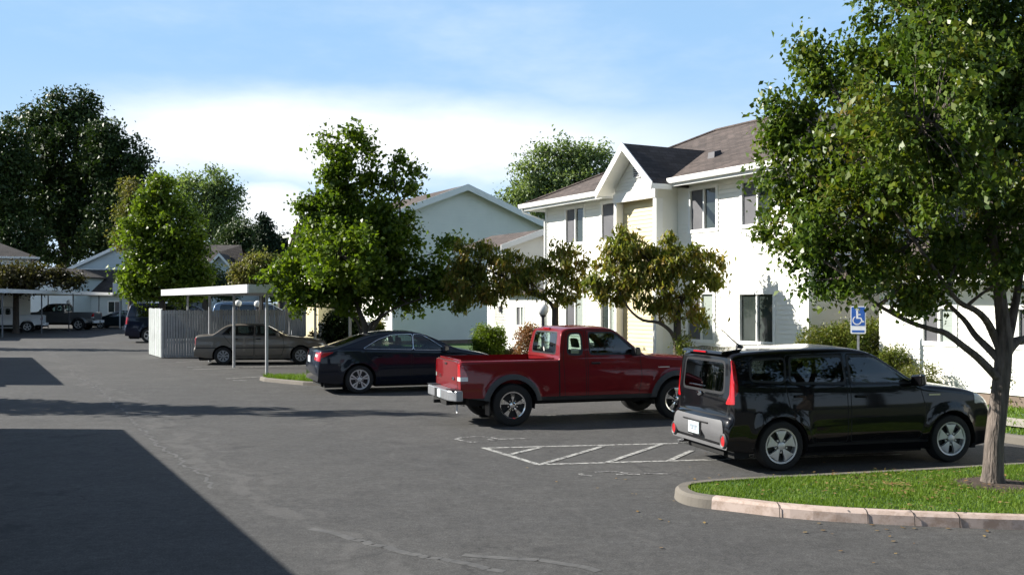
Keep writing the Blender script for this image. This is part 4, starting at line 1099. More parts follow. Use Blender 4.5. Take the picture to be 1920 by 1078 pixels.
m = MB(); m.box(x1-.02, x1+.005, y0, y1, ZE-.2, ZE-.02); m.build('fascia', M_TRIM, bld); m = MB(); m.box(x0-.005, x0+.02, y0+.02, y1, ZE-.2, ZE-.02); m.build('fascia', M_TRIM, bld)
gutter(bld, (x0-.1,y0-.008), (4.98,y0-.008), ZE-.03); gutter(bld, (7.62,y0-.008), (x1+.1,y0-.008), ZE-.03)
spout(bld, [(x0+.02,y0-.05,ZE-.12),(x0+.05,y0+.0,ZE-.25),(-.02,-.06,ZE-.55),(-.02,-.06,.3)])
spout(bld, [(L+.1,y0-.05,ZE-.12),(L+.1,-.02,ZE-.5),(L+.08,.02,2.9),(L+.08,.8,2.55),(L+.08,2.0,2.4)], .04)
for (a, b, h) in ((9.35, 1.75, .45), (6.2, 5.0, .3)):
    zb = ZE+SL*((b+OV) if b < 4 else (y1-b)); m = MB(); m.tube([(a,b,zb-.1),(a,b,zb+h)], .05, 8); m.build('vent_pipe', M_DMET, bld, smooth=40)
    m = MB(); m.tube([(a,b,zb-.05),(a,b,zb+.06)], [.13,.06], 8); m.build('vent_flashing', M_CONC, bld, smooth=40)
m = MB(); m.hexa([(7.5,.75,6.05),(7.8,.75,6.05),(7.8,1.05,6.2),(7.5,1.05,6.2)], [(7.52,.78,6.28),(7.78,.78,6.28),(7.78,1.0,6.34),(7.52,1.0,6.34)]); m.build('roof_vent', M_DMET, bld)
# entry bay with its gable
gx0, gx1, gm, gz, ge, gy = 4.98, 7.66, 6.31, 6.56, 5.33, -1.25
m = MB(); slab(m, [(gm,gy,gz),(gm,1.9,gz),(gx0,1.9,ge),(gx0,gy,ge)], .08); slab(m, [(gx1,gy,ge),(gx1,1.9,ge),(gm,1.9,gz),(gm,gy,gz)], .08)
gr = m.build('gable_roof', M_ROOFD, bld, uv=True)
m = MB()
for xa in (gx0, gx1):
    s = 1 if xa > gm else -1
    dx, dz = xa-gm, ge-gz
    m.hexa([(gm,gy-.04,gz-.20),(xa,gy-.04,ge-.19),(xa,gy+.0,ge-.19),(gm,gy+.0,gz-.20)], [(gm,gy-.04,gz+.02),(xa+s*.04,gy-.04,ge+.02),(xa+s*.04,gy,ge+.02),(gm,gy,gz+.02)])
m.build('rake_board', M_TRIM, gr)
m = MB()
for xa in (gx0, gx1):                                # white underside of the gable
    m.add([(gm,gy,gz-.10),(gm,0,gz-.10),(xa,0,ge-.11),(xa,gy,ge-.11)], [(0,1,2,3)])
    s = 1 if xa > gm else -1; m.box(min(xa, xa+s*.02), max(xa, xa+s*.02), gy, -.6, ge-.16, ge-.02)
m.build('gable_soffit', M_TRIM, gr)
m = MB(); m.M = Rz(0, -.74, 0); gs = (gz-ge)/(gx1-gm)
zz = lambda x: gz-.13-abs(x-gm)*gs
siding(m, 5.2, 7.15, 5.25, 6.38, (), .1, xl=lambda z: max(5.2, gm-(gz-.13-z)/gs), xr=lambda z: min(7.15, gm+(gz-.13-z)/gs)); m.build('gable_wall', M_SIDE, bld)
m = MB(); m.box(gm-.17, gm+.17, -.79, -.75, 5.62, 6.0); v = m.build('gable_vent', M_TRIM, bld, bevel=.01)
m = MB()
for i in range(5): m.hexa([(gm-.13,-.81,5.66+.06*i),(gm+.13,-.81,5.66+.06*i),(gm+.13,-.79,5.68+.06*i),(gm-.13,-.79,5.68+.06*i)], [(gm-.13,-.80,5.665+.06*i),(gm+.13,-.80,5.665+.06*i),(gm+.13,-.79,5.70+.06*i),(gm-.13,-.79,5.70+.06*i)])
m.build('louvre', M_SCR, v)
m = MB(); m.box(5.16, 7.19, -.80, -.70, 5.0, 5.26); m.build('beam', M_TRIM, bld, bevel=.01)
for x in (5.16, 7.05): m = MB(); m.box(x, x+.13, -.77, -.52, .1, 5.0); m.build('column', M_TRIM, bld, bevel=.01)
m = MB(); m.M = Rz(5.24, -.50, 0); siding(m, 0, 1.88, .1, 5.2)
m.build('entry_wall', M_BEIGE, bld)
for M_ in (Rz(7.15, -.70, math.pi/2), Rz(5.2, 0, -math.pi/2)): m = MB(); m.M = M_; siding(m, 0, .70, .3, 5.3); m.build('bay_side', M_SIDE, bld)
m = MB(); m.box(5.0, 7.3, -2.2, -.2, 0, .16); m.build('door_step', M_CONC, bld)
# one-storey wing running towards the camera
m = MB(); WX = L+1.65
def wa(px): return Aof(px, .5)-WX
wops = [(wa(1730), wa(1792), 1.28, 2.05), (wa(1908), wa(1975), 1.28, 2.05)]
m.M = Rz(WX, .5, 0); siding(m, 0, 13, .35, 2.5, wops); m.M = Rz(WX+13, .5, math.pi/2); siding(m, 0, 7, .35, 2.5); m.M = Rz(L, 3.0, 0); siding(m, 0, 1.65, .35, 2.5); m.M = Rz(WX, 7.5, -math.pi/2); siding(m, 0, 7, .35, 2.5); m.build('wing_wall', M_SIDE, bld)
for o in wops: win(bld, Rz(WX, .5, 0), o, ('screen', 'blind'))
m = MB(); m.box(WX+.02, WX+12.9, .52, 7.4, 0, .36); m.build('wing_foundation', M_FOUND, bld)
m = MB(); ze2 = 2.66; WL = WX-.45; slab(m, [(WL,-.05,ze2),(WX+13.5,-.05,ze2),(WX+13.5,4.,ze2+1.9),(WL,4.,ze2+1.9)]); slab(m, [(WX+13.5,8.1,ze2),(WL,8.1,ze2),(WL,4.,ze2+1.9),(WX+13.5,4.,ze2+1.9)]); m.box(L+.02, WX, 2.8, 7, 2.55, 2.65); m.build('wing_roof', M_ROOF, bld, uv=True)
m = MB(); m.box(WL+.02, WX+13.4, -.02, .55, ze2-.16, ze2-.10); m.build('wing_soffit', M_TRIM, bld); gutter(bld, (WL,-.06), (WX+13.5,-.06), ze2-.03)
# low storage lean-to at the far end
m = MB(); aw = -5.4; ops = [(-3.6, -3.0, 1.25, 2.0), (-.9, -.35, 1.25, 2.0)]
m.M = Rz(aw, .8, 0); siding(m, 0, -aw-.05, .2, 2.45, [(o[0]-aw, o[1]-aw, o[2], o[3]) for o in ops])
m.M = Rz(-4.4, .85, math.pi/2); siding(m, 0, 2.8, 2.3, 4.72, (), .115, xl=lambda z: max(0, 1.4-(4.84-z)/.4), xr=lambda z: min(2.8, 1.4+(4.84-z)/.4))
m.M = Rz(-6.0, .8, 0); siding(m, 0, 1.6, .2, 4.25)
m.build('annex_wall', M_SIDE, bld)
for o in ops: win(bld, Rz(0, .8, 0), o, ('screen', 'blind'))
m = MB(); slab(m, [(-4.4,.5,2.5),(-.1,.5,2.5),(-.1,5,2.9),(-4.4,5,2.9)], .08); slab(m, [(-4.15,.45,4.3),(-4.15,2.25,4.95),(-8.5,2.25,4.95),(-8.5,.45,4.3)], .06); slab(m, [(-4.15,4.05,4.3),(-4.15,2.25,4.95),(-8.5,2.25,4.95),(-8.5,4.05,4.3)], .06)
m.build('annex_roof', M_ROOF, bld, uv=True)
m = MB()
for ya in (.42, 4.08): m.hexa([(-4.15,2.25,4.72),(-4.15,ya,4.10),(-4.12,ya,4.10),(-4.12,2.25,4.72)], [(-4.15,2.25,4.96),(-4.15,ya,4.31),(-4.12,ya,4.31),(-4.12,2.25,4.96)])
m.build('annex_rake', M_TRIM, bld)
m = MB(); m.box(-4.87,-4.75,.70,.78,1.75,2.0); m.build('wall_lamp', M_DMET, bld, bevel=.02)

# --- grey-lit building behind the maple
B2 = (-5.66, 47.2)
b2 = thing('apartment_building', 'white two-storey building with a broad shaded gable end behind the maple', 'building', (B2[0], B2[1], 0), TH)
m = MB(); A2 = lambda px, b=0: Aof(px, b, B2)
w2 = [(A2(722), A2(730), 1.2, 1.9), (-9.5,-8.4,1.2,2.3), (-9.5,-8.4,4.1,5.2), (-5,-3.9,4.1,5.2)]
Lb = 16.4; m.M = Rz(-Lb, 0, 0); siding(m, 0, Lb, .3, 6.1, [(o[0]+Lb, o[1]+Lb, o[2], o[3]) for o in w2], .14)
ap = 3.75; az = 7.86; sl2 = .385
m.M = Rz(0, 0, math.pi/2); siding(m, 0, 8.9, .3, az-.1, (), .14, xl=lambda z: max(0, ap-(az-.1-z)/sl2), xr=lambda z: min(8.9, ap+(az-.1-z)/sl2))
m.M = Matrix.Identity(4); m.build('wall', M_SIDE, b2)
for o in w2: win(b2, Matrix.Identity(4), o, ('glass', 'screen'))
m = MB(); m.box(-Lb, -.02, .02, 8.8, 0, .31); m.build('foundation', M_FOUND, b2)
m = MB(); e0, e1 = -.6, 9.4
slab(m, [(.45,e0,az-sl2*(ap-e0)),(.45,ap,az),(-Lb,ap,az),(-Lb,e0,az-sl2*(ap-e0))]); slab(m, [(.45,e1,az-sl2*(e1-ap)),(.45,ap,az),(-Lb,ap,az),(-Lb,e1,az-sl2*(e1-ap))]); m.build('roof', M_ROOF, b2, uv=True)
m = MB()
for ya in (e0, e1):
    zz_ = az-sl2*abs(ya-ap)
    m.hexa([(.45,ap,az-.28),(.45,ya,zz_-.28),(.49,ya,zz_-.28),(.49,ap,az-.28)], [(.45,ap,az+.03),(.45,ya,zz_+.03),(.49,ya,zz_+.03),(.49,ap,az+.03)])
m.build('rake_board', M_TRIM, b2)
gutter(b2, (-Lb,e0), (.4,e0), az-sl2*(ap-e0)-.04)
m = MB(); m.box(-.06,.05,-.04,.06,.3,6.1); m.build('corner_trim', M_TRIM, b2)
a0, a1 = A2(574,-.9), A2(597,-.9); am = (a0+a1)/2
m = MB(); m.box(a0, a1, -.9, .0, .1, 5.6); m.build('entry_bay', M_BEIGE, b2)
gx0b, gx1b = a0-.6, a1+.6
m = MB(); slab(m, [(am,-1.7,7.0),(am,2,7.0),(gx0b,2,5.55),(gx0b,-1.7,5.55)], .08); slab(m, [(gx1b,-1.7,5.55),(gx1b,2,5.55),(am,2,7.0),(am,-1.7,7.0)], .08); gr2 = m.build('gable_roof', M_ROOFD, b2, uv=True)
m = MB()
for xa in (gx0b, gx1b): m.hexa([(am,-1.75,6.72),(xa,-1.75,5.27),(xa,-1.71,5.27),(am,-1.71,6.72)], [(am,-1.75,7.03),(xa,-1.75,5.58),(xa,-1.71,5.58),(am,-1.71,7.03)])
m.build('rake_board', M_TRIM, gr2)
m = MB(); m.prism([(gx0b+.1,5.5),(gx1b-.1,5.5),(am,6.85)], -.95, -.85, 'xz'); m.build('gable_wall', M_SIDE, b2)

# --- distant buildings on the left
def house(label, loc, rz, X, Y, ze, sl, kind, wall, roof, wins=(), ov=.5, group=None, parts=None):
    h = thing('apartment_building', label, 'building', loc, rz, group); m = MB()
    rx = lambda z: 0
    ym = Y/2; zr = ze+sl*(ym+ov)
    siding(m, 0, X, .2, ze, wins, .16)
    if kind == 'gable':
        ap_ = zr-.12
        m.M = Rz(X, 0, math.pi/2); siding(m, 0, Y, .2, ap_, (), .16, xl=lambda z: max(0, ym-(ap_-z)/sl), xr=lambda z: min(Y, ym+(ap_-z)/sl))
        m.M = Rz(0, Y, -math.pi/2); siding(m, 0, Y, .2, ap_, (), .16, xl=lambda z: max(0, ym-(ap_-z)/sl), xr=lambda z: min(Y, ym+(ap_-z)/sl))
    else:
        m.M = Rz(X, 0, math.pi/2); siding(m, 0, Y, .2, ze, (), .16); m.M = Rz(0, Y, -math.pi/2); siding(m, 0, Y, .2, ze, (), .16)
    m.M = Rz(X, Y, math.pi); siding(m, 0, X, .2, ze, (), .16)
    m.build('wall', wall, h)
    for o in wins: win(h, Matrix.Identity(4), o, ('glass', 'screen'))
    m = MB(); r = (Y/2+ov) if kind == 'hip' else 0
    a, b, c, d = -ov, X+ov, -ov, Y+ov
    slab(m, [(a,c,ze),(b,c,ze),(b-r,ym,zr),(a+r,ym,zr)], .15); slab(m, [(b,d,ze),(a,d,ze),(a+r,ym,zr),(b-r,ym,zr)], .15)
    if r: slab(m, [(b,c,ze),(b,d,ze),(b-r,ym,zr)], .15); slab(m, [(a,d,ze),(a,c,ze),(a+r,ym,zr)], .15)
    m.build('roof', roof, h, uv=True)
    if kind == 'gable':
        for xx in (a-.04, b): 
            m = MB()
            for ya in (c, d): m.hexa([(xx,ym,zr-.32),(xx,ya,ze-.32),(xx+.05,ya,ze-.32),(xx+.05,ym,zr-.32)], [(xx,ym,zr+.02),(xx,ya,ze+.02),(xx+.05,ya,ze+.02),(xx+.05,ym,zr+.02)])
            m.build('rake_board', M_TRIM, h)
    gutter(h, (a,c), (b,c), ze-.04); gutter(h, (b,c), (b,d), ze-.04)
    return h
def X_(px, Z): return (px-CX)*Z/F
M_SIDEB = pm('pale blue grey siding', (.50,.56,.58), .6, var=.05, scale=.6)
# gable ends look at the camera: local +x -> towards -Y
def gable_front(label, pxl, pxr, Z, depth, ze, sl, wall, roof, turn=0, **k):
    w_ = (pxr-pxl)*Z/F
    return house(label, (X_(pxl, Z), Z+depth, 0), math.radians(-90+turn), depth, w_, ze, sl, 'gable', wall, roof, **k)
gable_front('low pale building whose small gable peaks over the far carport', 77, 160, 94, 14, 4.85-.3, .36, M_SIDEB, M_ROOFD, -4, ov=.3)
gable_front('pale building with a tall plain gable below the dark trees', 135, 330, 104, 12, 5.6, .46, M_SIDEB, M_ROOFD, 0, ov=.4)
house('long low building with dark roof under the left carport line', (X_(118,96)-4, 95.5, 0), math.radians(14), 22, 9, 2.9, .5, 'hip', M_SIDEB, M_ROOFD, [(3,4.6,1.1,2.2),(8,9.2,1.1,2.2),(19,19.6,1.3,2.0)], ov=.5)
house('cream building with dark hipped roof at the left edge of the view', (X_(57,74)-14*.8795, 74-14*.476, 0), math.radians(28.4), 14, 9, 5.45, .45, 'hip', M_SIDE, M_ROOFD, [(11.1,12.1,4.0,5.1),(5,6,4.0,5.1),(11.1,12.1,1.2,2.3)])
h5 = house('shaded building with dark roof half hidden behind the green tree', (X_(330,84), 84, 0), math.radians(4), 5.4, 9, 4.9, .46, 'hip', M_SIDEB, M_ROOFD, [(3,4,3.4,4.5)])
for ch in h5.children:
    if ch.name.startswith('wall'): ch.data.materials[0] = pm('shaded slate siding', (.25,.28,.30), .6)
m = MB(); slab(m, [(3.9,-1.6,6.2),(3.9,2,6.2),(3.0,2,5.2),(3.0,-1.6,5.2)], .06); slab(m, [(4.8,-1.6,5.2),(4.8,2,5.2),(3.9,2,6.2),(3.9,-1.6,6.2)], .06); g5 = m.build('dormer_roof', M_ROOFD, h5, uv=True)
m = MB()
for xa in (3., 4.8): m.hexa([(3.9,-1.65,5.95),(xa,-1.65,4.95),(xa,-1.6,4.95),(3.9,-1.6,5.95)], [(3.9,-1.65,6.22),(xa,-1.65,5.22),(xa,-1.6,5.22),(3.9,-1.6,6.22)])
m.build('rake_board', M_TRIM, g5)
m = MB(); m.prism([(3.2,.2),(4.6,.2),(4.6,5.2),(3.9,5.9),(3.2,5.2)], -1.2, -.9, 'xz'); m.build('entry_bay', M_SIDEB, h5)

# ------------------------------------------------------------------ carports
M_GALV = pm('galvanised post', (.42,.43,.45), .4, .2, var=.12, scale=3)
M_FPOST = pm('dull grey post', (.16,.165,.18), .5, var=.1)
def carport(label, c0, c1, depth, ztop, th=.22, group='carports', posts=(), inner=None, side=1, pr=.036, ends=None, pmat=None):
    """c0->c1 road edge of the roof (near->far); depth runs to side*v"""
    a = Vector((c0[0], c0[1], 0)); b = Vector((c1[0], c1[1], 0)); u = (b-a).normalized(); v = Vector((u.y, -u.x, 0))*side
    o = thing('carport', label, 'carport', a, 0, group)
    e0 = ends or v*depth
    B_ = b-a
    P = [Vector((0,0,0)), B_, B_+e0, e0]
    m = MB(); m.add([(p.x,p.y,ztop-.06) for p in P]+[(p.x,p.y,ztop-.10) for p in P], [(0,1,2,3),(7,6,5,4)]); m.build('roof', M_GMET, o, recalc=True)
    m = MB()
    for i in range(4):
        p, q_ = P[i], P[(i+1) % 4]; d = (q_-p).normalized(); nr = Vector((d.y,-d.x,0))
        if nr.dot((p+q_)/2-(P[0]+P[2])/2) < 0: nr = -nr
        k = nr*.03
        m.hexa([(p.x,p.y,ztop-th),(q_.x,q_.y,ztop-th),(q_.x+k.x,q_.y+k.y,ztop-th),(p.x+k.x,p.y+k.y,ztop-th)], [(p.x,p.y,ztop),(q_.x,q_.y,ztop),(q_.x+k.x,q_.y+k.y,ztop),(p.x+k.x,p.y+k.y,ztop)])
    m.build('fascia', M_WMET, o, recalc=True)
    n = max(2, int(B_.length/3.3))
    m = MB()
    for i in range(int(B_.length/.6)):                # roof pan ribs
        p = u*(.3+.6*i); m.hexa([p+Vector((0,0,ztop-.13))+u*.0, p+e0*.99+Vector((0,0,ztop-.13)), p+e0*.99+u*.04+Vector((0,0,ztop-.13)), p+u*.04+Vector((0,0,ztop-.13))], [p+Vector((0,0,ztop-.1)), p+e0*.99+Vector((0,0,ztop-.1)), p+e0*.99+u*.04+Vector((0,0,ztop-.1)), p+u*.04+Vector((0,0,ztop-.1))])
    m.build('roof_rib', M_GMET, o)
    for (t, w) in posts:
        p = u*t+v*w; m = MB()
        m.box(-pr, pr, -pr, pr, 0, ztop-.1)
        e = m.build('post', pmat or M_GALV, o); e.location = p; e.rotation_euler = (0,0,math.atan2(u.y,u.x))
    for w in sorted({p[1] for p in posts}):
        m = MB(); p = v*w; q_ = B_+v*w; k = u.cross(Vector((0,0,1)))*.04
        m.hexa([p-k+Vector((0,0,ztop-.24)), q_-k+Vector((0,0,ztop-.24)), q_+k+Vector((0,0,ztop-.24)), p+k+Vector((0,0,ztop-.24))], [p-k+Vector((0,0,ztop-.11)), q_-k+Vector((0,0,ztop-.11)), q_+k+Vector((0,0,ztop-.11)), p+k+Vector((0,0,ztop-.11))])
        m.build('roof_beam', M_WMET, o)
    return o
carport('white-edged metal carport sheltering the old tan sedan', (-7.54,28.5), (-14.5,41.3), 5.4, 2.65, .24, 'carports', [(.25,.60),(4.35,.60),(8.1,.60),(12.2,.60),(1.3,3.5),(5.2,3.6),(8.9,3.6),(12.6,3.6)])
carport('long far carport over the white and charcoal pickups', (-30.3,60), (-34.6,88), 6.0, 2.93, .24, 'carports', [(i*7.6+.8, .6) for i in range(4)]+[(i*7.6+.8, 4.6) for i in range(4)], side=-1, pmat=M_FPOST)
carport('far grey carport with its short end turned to the camera beside the green tree', (X_(212,80),80), (X_(212,80)-3,88), 6, 3.7, .9, 'carports', [(.5,.5),(7,.5),(.5,5.3)], side=1, pr=.05)
carport('carport left of the near lane that throws the large shadow', (-4.1,4.7), (-11.02,17.5), 6, 2.6, .2, 'carports', [(i*4.2+1, 1.2) for i in range(4)], side=-1, ends=Vector((-6.3,.25,0)))
carport('carport left of the lane throwing the second shadow', (-16.05,26.5), (-23.05,39.3), 6, 2.6, .2, 'carports', [(i*4.2+1, 1.2) for i in range(4)], side=-1, ends=Vector((-6.3,.25,0)))
carport('carport left of the lane throwing the farthest shadow', (-31.65,55.7), (-39.35,72.5), 5.5, 2.6, .2, 'carports', [(i*4.2+1, 1.2) for i in range(4)], side=-1, ends=Vector((-6.0,.25,0)))

# ------------------------------------------------------------------ slatted enclosure
en = thing('slatted_enclosure', 'grey slatted dumpster enclosure beside the tan sedan with one sunlit end', 'enclosure', (-13.3, 37.9, 0), 0)
M_SLAT = pm('grey plastic slats', (.36,.375,.385), .6, var=.14, scale=2, dirt=.35); M_SLATLIT = pm('sunlit plastic slats', (.44,.47,.46), .6, var=.12, scale=2, dirt=.35)  # same slats twice: the second colour is lightened for the sunlit end
def slats(p, q_, h, mat, name='slat_panel'):
    p = Vector(p); q_ = Vector(q_); d = (q_-p); n = int(d.length/.10); u = d.normalized(); v = Vector((-u.y,u.x,0))
    m = MB()
    for i in range(n):
        a = p+u*(i*.10+.008); b = a+u*.082; hh = h+random.uniform(-.012,.012); k = v*random.uniform(-.006,.006)
        m.hexa([a+k, b+k, b+v*.012+k, a+v*.012+k], [a+k+Vector((0,0,hh)), b+k+Vector((0,0,hh)), b+v*.012+k+Vector((0,0,hh)), a+v*.012+k+Vector((0,0,hh))])
    m.build(name, mat, en)
    for i in range(int(d.length/2.2)+1):
        a = p+u*min(d.length, i*2.2)+v*.05; m = MB(); m.tube([a, a+Vector((0,0,h+.03))], .03, 8); m.build('post', M_GMET, en, smooth=40)
    for z in (.15, h-.1): m = MB(); m.tube([p+v*.04+Vector((0,0,z)), q_+v*.04+Vector((0,0,z))], .018, 6); m.build('rail', M_GMET, en, smooth=40)
vv = Vector((.8795,.476,0)); uu = Vector((-.476,.8795,0))
slats((0,0,.03), vv*5.6+Vector((0,0,.03)), 1.80, M_SLAT)
slats(uu*3.2+Vector((0,0,.03)), (0,0,.03), 1.86, M_SLATLIT)
slats(vv*5.6+Vector((0,0,.03)), vv*5.6+uu*3+Vector((0,0,.03)), 1.90, M_SLAT)
slats(vv*5.7+vv*.0-uu*1.5+Vector((0,0,.03)), vv*8.0-uu*1.5+Vector((0,0,.03)), 1.30, M_SLAT)

# ------------------------------------------------------------------ lamps, sign
M_GLOBE = pm('opal globe', (.80,.80,.78), .25, var=.04)
def lamp(px, py, rpx, Z, label, post_r=.045):
    c = Wp(px, py, Z); r = rpx*Z/F; o = thing('globe_lamp', label, 'street lamp', (c.x, c.y, 0), 0, 'globe lamps on short posts')
    m = MB(); m.sphere((0,0,c.z), r, 24); m.build('globe', M_GLOBE, o, smooth=60)
    m = MB(); m.tube([(0,0,0),(0,0,.08),(0,0,.1),(0,0,c.z-r*1.15)], [post_r*2,post_r*1.8,post_r,post_r], 12); m.tube([(0,0,c.z-r*1.2),(0,0,c.z-r*.85)], [post_r*1.5, r*.55], 12); m.build('post', M_DMET, o, smooth=40)
lamp(1018, 581, 11, 26.2, 'white globe lamp above the cab of the red pickup')
lamp(1031, 580, 6.5, 36, 'small globe lamp just right of and behind the one over the red pickup cab')
lamp(483, 570, 6.5, 48, 'globe lamp above the slatted enclosure right of the carport posts')
lamp(447, 568.5, 6, 51, 'globe lamp beside the second carport post above the enclosure')
lamp(129, 566.5, 4.2, 73, 'tiny globe lamp behind the bed of the charcoal pickup')
o = thing('globe_lamp', 'dark lamp post standing left of the near tree trunk', 'street lamp', (X_(1813,20.6), 20.6, 0), 0, 'globe lamps on short posts')
m = MB(); m.tube([(0,0,.1),(0,0,.3),(0,0,.32),(0,0,3.0)], [.07,.07,.05,.04], 12); m.build('post', M_DMET, o, smooth=40)
m = MB(); m.sphere((0,0,3.18), .2, 24); m.build('globe', M_GLOBE, o, smooth=60)

M_BLUE = pm('sign blue', (.03,.11,.42), .4, var=.05); M_SIGNW = pm('sign white', (.78,.79,.82), .4, var=.03)
p = Wp(1609, 600, 21.3)
sg = thing('parking_sign', 'blue and white wheelchair parking sign on a thin post behind the black SUV', 'sign', (p.x, p.y, 0), math.radians(-22))
m = MB(); m.box(-.025,.025,.01,.035,0,p.z+.2); m.build('post', M_GMET, sg)
sw, z0, z1 = .155, 1.47, 2.06
m = MB(); m.prism(roundp([(-sw,z0),(sw,z0),(sw,z1),(-sw,z1)], .03), -.004, .004, 'xz'); pl = m.build('sign_panel', M_SIGNW, sg, recalc=True)
m = MB(); m.prism(roundp([(-sw+.02,z0+.17),(sw-.02,z0+.17),(sw-.02,z1-.02),(-sw+.02,z1-.02)], .015), -.007, -.004, 'xz'); m.prism([(-sw+.03,z0+.03),(sw-.03,z0+.03),(sw-.03,z0+.075),(-sw+.03,z0+.075)], -.007, -.004, 'xz'); m.build('blue_field', M_BLUE, pl, recalc=True)
def stroke2(m, pts, w, y=-.009):
    for (a, b) in zip(pts, pts[1:]):
        a = Vector(a); b = Vector(b); d = (b-a).normalized(); n = Vector((-d.y,d.x))*w/2; a = a-d*w*.2; b = b+d*w*.2
        m.prism([tuple(a-n), tuple(b-n), tuple(b+n), tuple(a+n)], y, y+.003, 'xz')
m = MB(); zc = z0+.27
m.prism(circ(-.02, z1-.075, .028, 14), -.009, -.006, 'xz')
stroke2(m, [(-.02,z1-.10),(-.018,z0+.33)], .04); stroke2(m, [(-.018,z0+.41),(.045,z0+.41)], .022); stroke2(m, [(-.018,z0+.335),(.055,z0+.335),(.085,z0+.255),(.115,z0+.265)], .028, -.0085)
stroke2(m, [(-.02+.085*math.cos(t), z0+.285+.085*math.sin(t)) for t in [math.radians(120+d) for d in range(0, 226, 15)]], .024, -.0095)
m.build('wheelchair_symbol', M_SIGNW, pl, recalc=True)
# ------------------------------------------------------------------ trees
G_MAPLE = leaf_mat('maple leaves', [(0.037,0.063,0.010),(0.068,0.113,0.013),(0.122,0.176,0.017),(0.183,0.226,0.025)], .42, .4, .9)
G_PEAR = leaf_mat('pear leaves', [(0.025,0.052,0.012),(0.049,0.090,0.017),(0.085,0.135,0.020),(0.133,0.162,0.023),(0.188,0.090,0.032)], .38, .30, 1.1)
G_CHERRY = leaf_mat('autumn cherry leaves', [(0.045,0.082,0.016),(0.102,0.137,0.025),(0.178,0.192,0.037),(0.242,0.177,0.040),(0.217,0.097,0.035)], .42, .38, 1.4)
G_DARK = leaf_mat('dark cottonwood leaves', [(0.014,0.029,0.010),(0.027,0.051,0.014),(0.046,0.076,0.019),(0.070,0.095,0.026)], .5, .15, .25)
G_POP = leaf_mat('grey green poplar leaves', [(0.075,0.113,0.047),(0.128,0.179,0.074),(0.194,0.254,0.108),(0.254,0.299,0.161)], .5, .35, .3)
G_YEL = leaf_mat('yellow green leaves', [(.06,.08,.02),(.10,.12,.03),(.16,.15,.05),(.20,.15,.07)], .5, .35, .6)
G_LIME = leaf_mat('fresh green leaves', [(0.045,0.073,0.011),(0.083,0.128,0.015),(0.128,0.183,0.022),(0.178,0.219,0.032)], .42, .42, .6)
G_CON = leaf_mat('conifer needles', [(0.011,0.025,0.013),(0.020,0.039,0.018),(0.031,0.056,0.023)], .6, .1, .5)
G_PUR = leaf_mat('purple leaves', [(.020,.016,.012),(.035,.030,.015),(.08,.075,.02),(.12,.10,.03)], .5, .25, .8)
G_HEDGE = leaf_mat('hedge leaves', [(0.043,0.078,0.014),(0.086,0.124,0.021),(0.143,0.156,0.029),(0.215,0.130,0.047)], .4, .25, 2.)
G_REDB = leaf_mat('red shrub leaves', [(.08,.08,.03),(.20,.12,.06),(.30,.14,.09),(.24,.16,.09)], .5, .3, 3.)
def skel_px(fork_z, L):
    out = []
    for pts, r0, r1 in L:
        P = [Wp(p[0], p[1], fork_z+(p[2] if len(p) > 2 else 0)) for p in pts]
        for a, b in zip(P, P[1:]): out += [a.lerp(b, t) for t in (0, .5)]
        out.append(P[-1])
    return out
def limbs_px(root, base, fork_z, L, mat):
    w = MB(); B = Vector(base)
    for pts, r0, r1 in L:
        P = [Wp(p[0], p[1], fork_z+(p[2] if len(p) > 2 else 0))-B for p in pts]
        Q = []
        for i in range(len(P)-1):                     # smooth a little
            p0, p1, p2, p3 = P[max(0,i-1)], P[i], P[i+1], P[min(len(P)-1,i+2)]
            for t in (0, .33, .66): Q.append(.5*((2*p1)+(-p0+p2)*t+(2*p0-5*p1+4*p2-p3)*t*t+(-p0+3*p1-3*p2+p3)*t**3))
        Q.append(P[-1]); n = len(Q)
        w.tube(Q, [r0+(r1-r0)*(i/(n-1))**.8 for i in range(n)], 9)
    w.build('limb', mat, root, smooth=50)
# near pear tree
Zt = TB.y
M_BARKN = pm('near bark', (.125,.102,.088), .9, var=.65, scale=14, bump=1., bscale=34, sc3=(1,1,.18), bdist=.04)
lob = plobes(Zt, [(1500,400,75,85,.3),(1480,330,55,70,-.1),(1545,270,95,85,0),(1650,160,110,120,.4),(1740,40,120,110,-.3),(1860,60,140,120,0),(1960,150,150,150,.3),(1690,300,130,110,-.8),(1830,260,140,120,.8),(1600,410,110,85,-.4),(1720,430,110,85,.5),(1580,480,82,48,.5),(1690,540,95,42,-.4),(1575,528,55,24,.2),(1960,400,100,140,-.5),(1850,410,80,70,.6),(1533,110,28,55,.1),(1530,525,38,18,.2),(1685,562,50,20,-.3),(1522,95,12,40,.1),(1548,150,20,26,-.1),(1455,262,18,28,.1),(1470,200,16,20,0),(1735,555,60,30,.6),(1500,470,36,34,.2),(1890,520,50,40,-.7),(1800,480,60,40,-.2),(1930,540,40,38,.3),(1870,465,60,40,.3),(1910,-140,230,110,0),(1700,-90,140,90,.3),(1750,230,160,170,-1.5),(1800,200,170,170,1.5),(1500,210,40,35,0),(1780,520,60,35,.9)])
